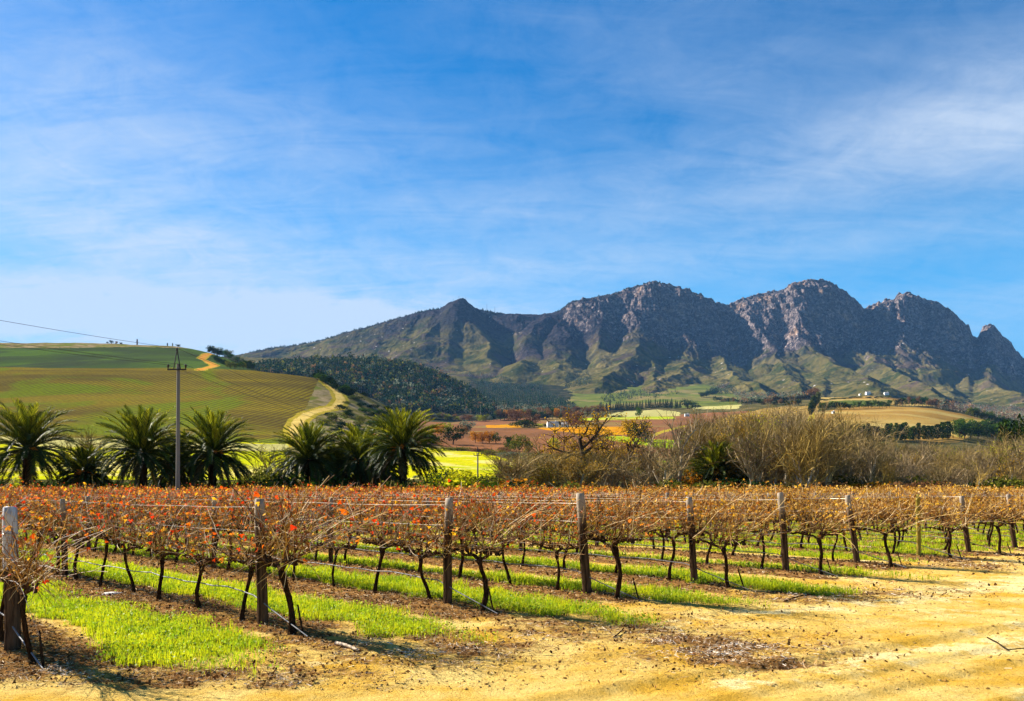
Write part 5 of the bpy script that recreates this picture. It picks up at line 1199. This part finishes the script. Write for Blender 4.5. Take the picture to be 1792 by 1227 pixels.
for i in range(26):
    px = 735 + i * 17 + rv.uniform(-6, 6); b = 800 + rv.uniform(-8, 30); 
    c = rv.choice(['olive','brown','grey','yellow']); plant_px('shrub','bush',c,px + 120 if px > 830 else px,b if px > 830 else 838,rv.uniform(8,16),rv.uniform(16,30),cn[c] + ' low shrub, ' + ordn(i + 1) + ' from the left around the bright pasture','shrub','low shrubs around the bright pasture')

# far-off woods that read as one mass ------------------------------------------
def wood_mass(name, label, polys, n, hm, mats, wts, ymin=79, shape='mix', nc=22, seed=1, ymax=1e9, cs=.11):
    rs = np.random.RandomState(seed); libs = []
    for v in range(6):
        b = MB(); sh = 'conifer' if (shape == 'conifer') else ('column' if shape == 'column' else 'round'); P = crown_pts(sh, nc, rs); b.cards(P, cs, .6, rs=rs); b.tube([[0, 0, -.05], [0, 0, .8]], [.02, .008], 3, 9, .5, False); libs.append((np.vstack(b.V), np.vstack(b.F), np.concatenate(b.M), np.concatenate(b.Cv)))
    mb = MB()
    for poly in polys:
        xs = [q[0] for q in poly]; yy = [q[1] for q in poly]; cnt = 0
        while cnt < n // len(polys):
            px, py = rs.uniform(min(xs), max(xs)), rs.uniform(min(yy), max(yy))
            if not inpoly(np.array([px]), np.array([py]), poly)[0]: continue
            cnt += 1; p = hitc(px, py, ymin)
            if p[1] > ymax: continue
            V, F, M_, c = libs[rs.randint(6)]; a = rs.rand() * 6.28; h = hm * rs.uniform(.45, 1.0) * (1.5 if rs.rand() < .15 else 1); w = h * rs.uniform(.55, .9)
            if shape == 'round': w = h * rs.uniform(.8, 1.3)
            W = np.stack([(V[:, 0] * math.cos(a) - V[:, 1] * math.sin(a)) * w, (V[:, 0] * math.sin(a) + V[:, 1] * math.cos(a)) * w, V[:, 2] * h], 1) + p
            mm = rs.choice(len(mats), p=wts); mb.V.append(W); mb.F.append(F + mb.n); mb.n += len(W); mb.M.append(np.where(M_ == 9, len(mats), mm)); mb.Cv.append(np.clip(c * .6 + .4 * rs.rand(), 0, 1))
    link(name, mb.mesh(name, [LM[q] for q in mats] + [M_pbark]), kind='stuff', label=label)
wood_mass('hillside_wood', 'thin grey and green wood covering the round hill at the mountain foot', [[(425,648),(480,636),(600,630),(700,634),(760,652),(820,682),(868,714),(860,726),(740,722),(700,722),(640,690),(560,668),(430,652)]], 7500, 16, ['pine','grey','brown','olive','dark'], [.46,.08,.08,.08,.30], 1300, 'round', 18, 2, 2300)
wood_mass('pine_wood', 'dense blue green pine wood left of the picture centre', [[(825,668),(880,672),(960,690),(1005,712),(1015,724),(940,722),(880,716),(850,700)]], 1700, 15, ['pine','dark'], [.85,.15], 1500, 'conifer', 16, 3)
wood_mass('upper_pine_wood', 'dark pine wood patches on the lower mountain slope', [[(1048,700),(1070,688),(1150,680),(1195,688),(1150,697),(1060,706)], [(985,662),(1030,655),(1040,672),(990,680)], [(1230,690),(1262,672),(1285,676),(1290,690)], [(895,676),(950,674),(948,684),(900,682)]], 900, 15, ['pine','dark'], [.8,.2], 1500, 'conifer', 16, 4)
wood_mass('burnt_wood', 'grey leafless wood at the foot of the mountain on the right', [[(1625,708),(1800,716),(1800,738),(1740,736),(1690,722),(1640,716)]], 1100, 13, ['grey','pink','brown'], [.4,.25,.35], 1200, 'round', 14, 5)
wood_mass('foothill_wood', 'dim woods and thickets along the foot of the mountains', [[(440,640),(560,624),(700,628),(800,650),(900,664),(880,672),(760,648),(640,628),(450,642)], [(1290,704),(1420,698),(1420,712),(1300,714)], [(870,712),(1010,714),(1010,728),(870,728)], [(1280,688),(1420,694),(1420,702),(1290,700)]], 1500, 13, ['grey','brown','pine'], [.4,.3,.3], 1500, 'round', 12, 6)
# trees along the mountain skyline at left
mb = MB(); rs = np.random.RandomState(77); b = MB(); b.cards(crown_pts('round', 12, rs), .2, .7, rs=rs); Vq, Fq, cq = np.vstack(b.V), np.vstack(b.F), np.concatenate(b.Cv)
for i in range(520):
    px = rs.uniform(430, 1010) if i < 430 else rs.uniform(1040, 1250); u = ray(px, 570)[0]
    if 772 < px < 842 or 880 < px < 975: continue
    y = YC - abs(rs.normal()) * 12 - 3; h = rs.uniform(7, 17); x = u * y; W = Vq * [h * .8, h * .8, h] + [x, y, float(MZf(np.array([x]), np.array([y]))[0]) - 1]
    mb.add(W, Fq, 0, cq)
link('ridge_trees', mb.mesh('ridge_trees', [LM['dark']]), kind='stuff', label='fringe of tiny trees along the mountain skyline')

# ------------------------------------------------------------------ poles and lines
mco = Mat('grey_pole', .8, .2).obj(); mco.col(mco.mix(mco.noise(3, 5, .7, 0, mco.map((1, 1, .2))), (0.09, 0.08, 0.07), (0.27, 0.25, 0.23))); M_pole = mco.m
mdk = Mat('dark_steel', .6, .3); mdk.col((0.035, 0.03, 0.03)); M_dk = mdk.m
def pole(p, h, sc_, label):
    t_ = thing('utility_pole', tuple(p), label, 'utility pole')
    s = MB(); z = np.linspace(-.5, h - .9 * sc_, 12); s.tube(np.stack([z * .004, 0 * z, z], 1), np.linspace(.14, .10, 12) * sc_, 10); link('shaft', s.mesh('shaft', [M_pole], True), t_)
    a = h - 1.28 * sc_; s = MB(); box_mb(s, (0, -.13 * sc_, a), (1.22 * sc_, .09 * sc_, .09 * sc_)); link('crossarm', s.mesh('crossarm', [M_dk]), t_)
    for sg in (-1, 1):
        s = MB(); s.tube([[sg * .22 * sc_, -.11 * sc_, a + .02], [sg * .03 * sc_, -.11 * sc_, h - .12 * sc_]], .035 * sc_, 4); link('brace', s.mesh('brace', [M_dk]), t_)
    for x, y, z0 in ((-.57, -.13, a + .05 * sc_), (.57, -.13, a + .05 * sc_), (0, -.11, h - .16 * sc_)):
        s = MB(); P = np.array([[x * sc_, y * sc_, z0 + q * sc_] for q in (0, .06, .08, .16, .18, .26, .30)]); s.tube(P, np.array([.03, .03, .07, .055, .075, .06, .03]) * sc_, 8); link('insulator', s.mesh('insulator', [M_dk], True), t_)
    return [np.array(p) + [x * sc_, y * sc_, z] for x, y, z in ((-.57, -.13, a + .3 * sc_), (.57, -.13, a + .3 * sc_), (0, -.11, h + .1 * sc_))]
u, e = ray(310, 614); Yp = 52.0; pA = np.array([ray(311, 850)[0] * Yp, Yp, -.1]); hA = CAM_H + ray(313, 610)[1] * Yp
wA = pole(pA, hA, 1.0, 'tall grey utility pole with dark crossarm standing among the vines at left')
pB = at(836, 125); hB = CAM_H + ray(838, 783)[1] * 125 - pB[2]
wB = pole(pB, hB, 1.0, 'small distant utility pole in front of the bright pasture')
pC = pA + (pA - pB) * np.array([1, 1, 0]); hC = hA
for i in range(3):
    for (a, b, lab, sag) in ((wA[i], wB[i], 'right of the tall pole towards the small pole', 1.2), (wA[i], wA[i] + (pA - pB) * np.array([1, 1, 0]), 'from the tall pole towards the left edge', 1.6)):
        t = np.linspace(0, 1, 40); P = a[None] * (1 - t)[:, None] + b[None] * t[:, None]; P[:, 2] -= sag * 4 * t * (1 - t)
        s = MB(); s.tube(P, .011, 3, 0, cap=False); o = link('power_line', s.mesh('power_line', [M_dk])); o['label'] = ['left arm', 'right arm', 'top'][i] + ' power line ' + lab; o['category'] = 'power line'; o['group'] = 'overhead power lines'

# ------------------------------------------------------------------ buildings
mwh = Mat('lime_wash', .8, .2); mwh.col(mwh.mix(mwh.noise(.8, 4, .6), (0.66, 0.64, 0.60), (0.82, 0.81, 0.78)))
mro = Mat('grey_roof', .8, .2); mro.col(mro.mix(mro.noise(1.2, 4, .6), (0.22, 0.20, 0.19), (0.36, 0.33, 0.31)))
mgl = Mat('window_glass', .2, .5); mgl.col((0.03, 0.035, 0.04)); mdo = Mat('door_wood', .7, .2); mdo.col((0.10, 0.06, 0.03))
def house(p, L, W, h, rz, label, nwin=3):
    t_ = thing('farmhouse', tuple(p), label, 'house', None, rz)
    s = MB(); box_mb(s, (0, 0, h / 2 - 1), (L, W, h + 2))
    for x in (-L / 2, L / 2 - .25): s.add([[x, -W / 2, h], [x, W / 2, h], [x, .15, h + W * .42], [x, -.15, h + W * .42], [x + .25, -W / 2, h], [x + .25, W / 2, h], [x + .25, .15, h + W * .42], [x + .25, -.15, h + W * .42]], [[0, 1, 2, 3], [4, 5, 6, 7], [0, 3, 7, 4], [1, 2, 6, 5], [3, 2, 6, 7]])
    link('wall', s.mesh('wall', [mwh.m]), t_)
    s = MB(); e = .4; x0, x1 = -L / 2 + .27, L / 2 - .27
    for sg in (-1, 1): s.add([[x0, sg * (W / 2 + e), h - .2], [x1, sg * (W / 2 + e), h - .2], [x1, 0, h + W * .40], [x0, 0, h + W * .40], [x0, sg * (W / 2 + e), h - .05], [x1, sg * (W / 2 + e), h - .05], [x1, 0, h + W * .40 + .15], [x0, 0, h + W * .40 + .15]], [[0, 1, 2, 3], [4, 5, 6, 7], [0, 1, 5, 4], [3, 2, 6, 7], [0, 4, 7, 3], [1, 2, 6, 5]])
    rf = link('roof', s.mesh('roof', [mro.m]), t_); s = MB(); box_mb(s, (L * .28, 0, h + W * .45), (.9, .9, 1.6)); link('chimney', s.mesh('chimney', [mwh.m]), rf)
    for i in range(nwin):
        x = (i - (nwin - 1) / 2) * L / (nwin + .4)
        if i == nwin // 2: s = MB(); box_mb(s, (x, -W / 2 - .02, 1.05), (1.1, .1, 2.1)); link('door', s.mesh('door', [mdo.m]), t_)
        else: s = MB(); box_mb(s, (x, -W / 2 - .02, 1.7), (1.2, .1, 1.3)); link('window', s.mesh('window', [mgl.m]), t_)
p = hitc(967, 747); house(p, 13, 7, 3.4, .15, 'long white farmhouse beside the black green tree clump', 5)
p = hitc(988, 747); house(p, 7, 5, 3.0, -.3, 'smaller white outbuilding right of the long farmhouse')
p = hitc(1519, 691, 1200); house(p, 15, 10, 5, .1, 'white gabled house on the crest of the right hill, left of two')
p = hitc(1551, 691, 1200); house(p, 14, 10, 4.4, -.1, 'white gabled house on the crest of the right hill, right of two')
p = hitc(1505, 692, 1200); house(p, 7, 6, 3, .3, 'tiny white cottage left of the gabled hilltop houses')
p = hitc(1202, 729, 800); house(p, 7, 5, 2.4, .0, 'low white shed at the right end of the mauve fields')
p = hitc(1458, 724, 700); house(p, 3.5, 3, 1.6, .4, 'tiny white hut at the upper edge of the tan field')
# masts on the summit
for px, hp, lab in ((793,5,'leftmost of the three masts on the round summit'), (803,8,'middle mast of the three on the round summit'), (815,7,'rightmost of the three masts on the round summit'), (852,13,'left one of two thin masts on the saddle right of the summit'), (866,11,'right one of two thin masts on the saddle right of the summit')):
    u = ray(px, 530)[0]; y = YC - 4; x = u * y; z = float(MZf(np.array([x]), np.array([y]))[0]); h = hp * y / F_PX; t_ = thing('radio_mast', (x, y, z - 2), lab, 'mast')
    s = MB(); s.tube([[0, 0, 0], [0, 0, h * .5], [0, 0, h + 2]], [1.1, .8, .5], 4); link('mast', s.mesh('mast', [M_dk]), t_)
    s = MB(); s.tube([[-1.6, 0, h * .8], [1.6, 0, h * .8]], .35, 4); link('antenna', s.mesh('antenna', [M_dk]), t_)

# ------------------------------------------------------------------ the air
mb = MB(); _b, _t = min(-1.2, float(MT.min()) - 1.0), float(MT.max()) + 25.0
print('haze', _b, _t); box_mb(mb, (0, 3100, (_b + _t) / 2), (17400, 6500, _t - _b))
mh = bpy.data.materials.new('haze_air'); mh.use_nodes = True; nt = mh.node_tree; nt.nodes.clear()
vo = nt.nodes.new('ShaderNodeVolumePrincipled'); vo.inputs['Color'].default_value = (0.24, 0.52, 1.0, 1); vo.inputs['Density'].default_value = 0.000024
vo.inputs['Anisotropy'].default_value = 0.0
ot = nt.nodes.new('ShaderNodeOutputMaterial'); nt.links.new(vo.outputs[0], ot.inputs['Volume'])
link('haze', mb.mesh('haze', [mh]), kind='stuff')
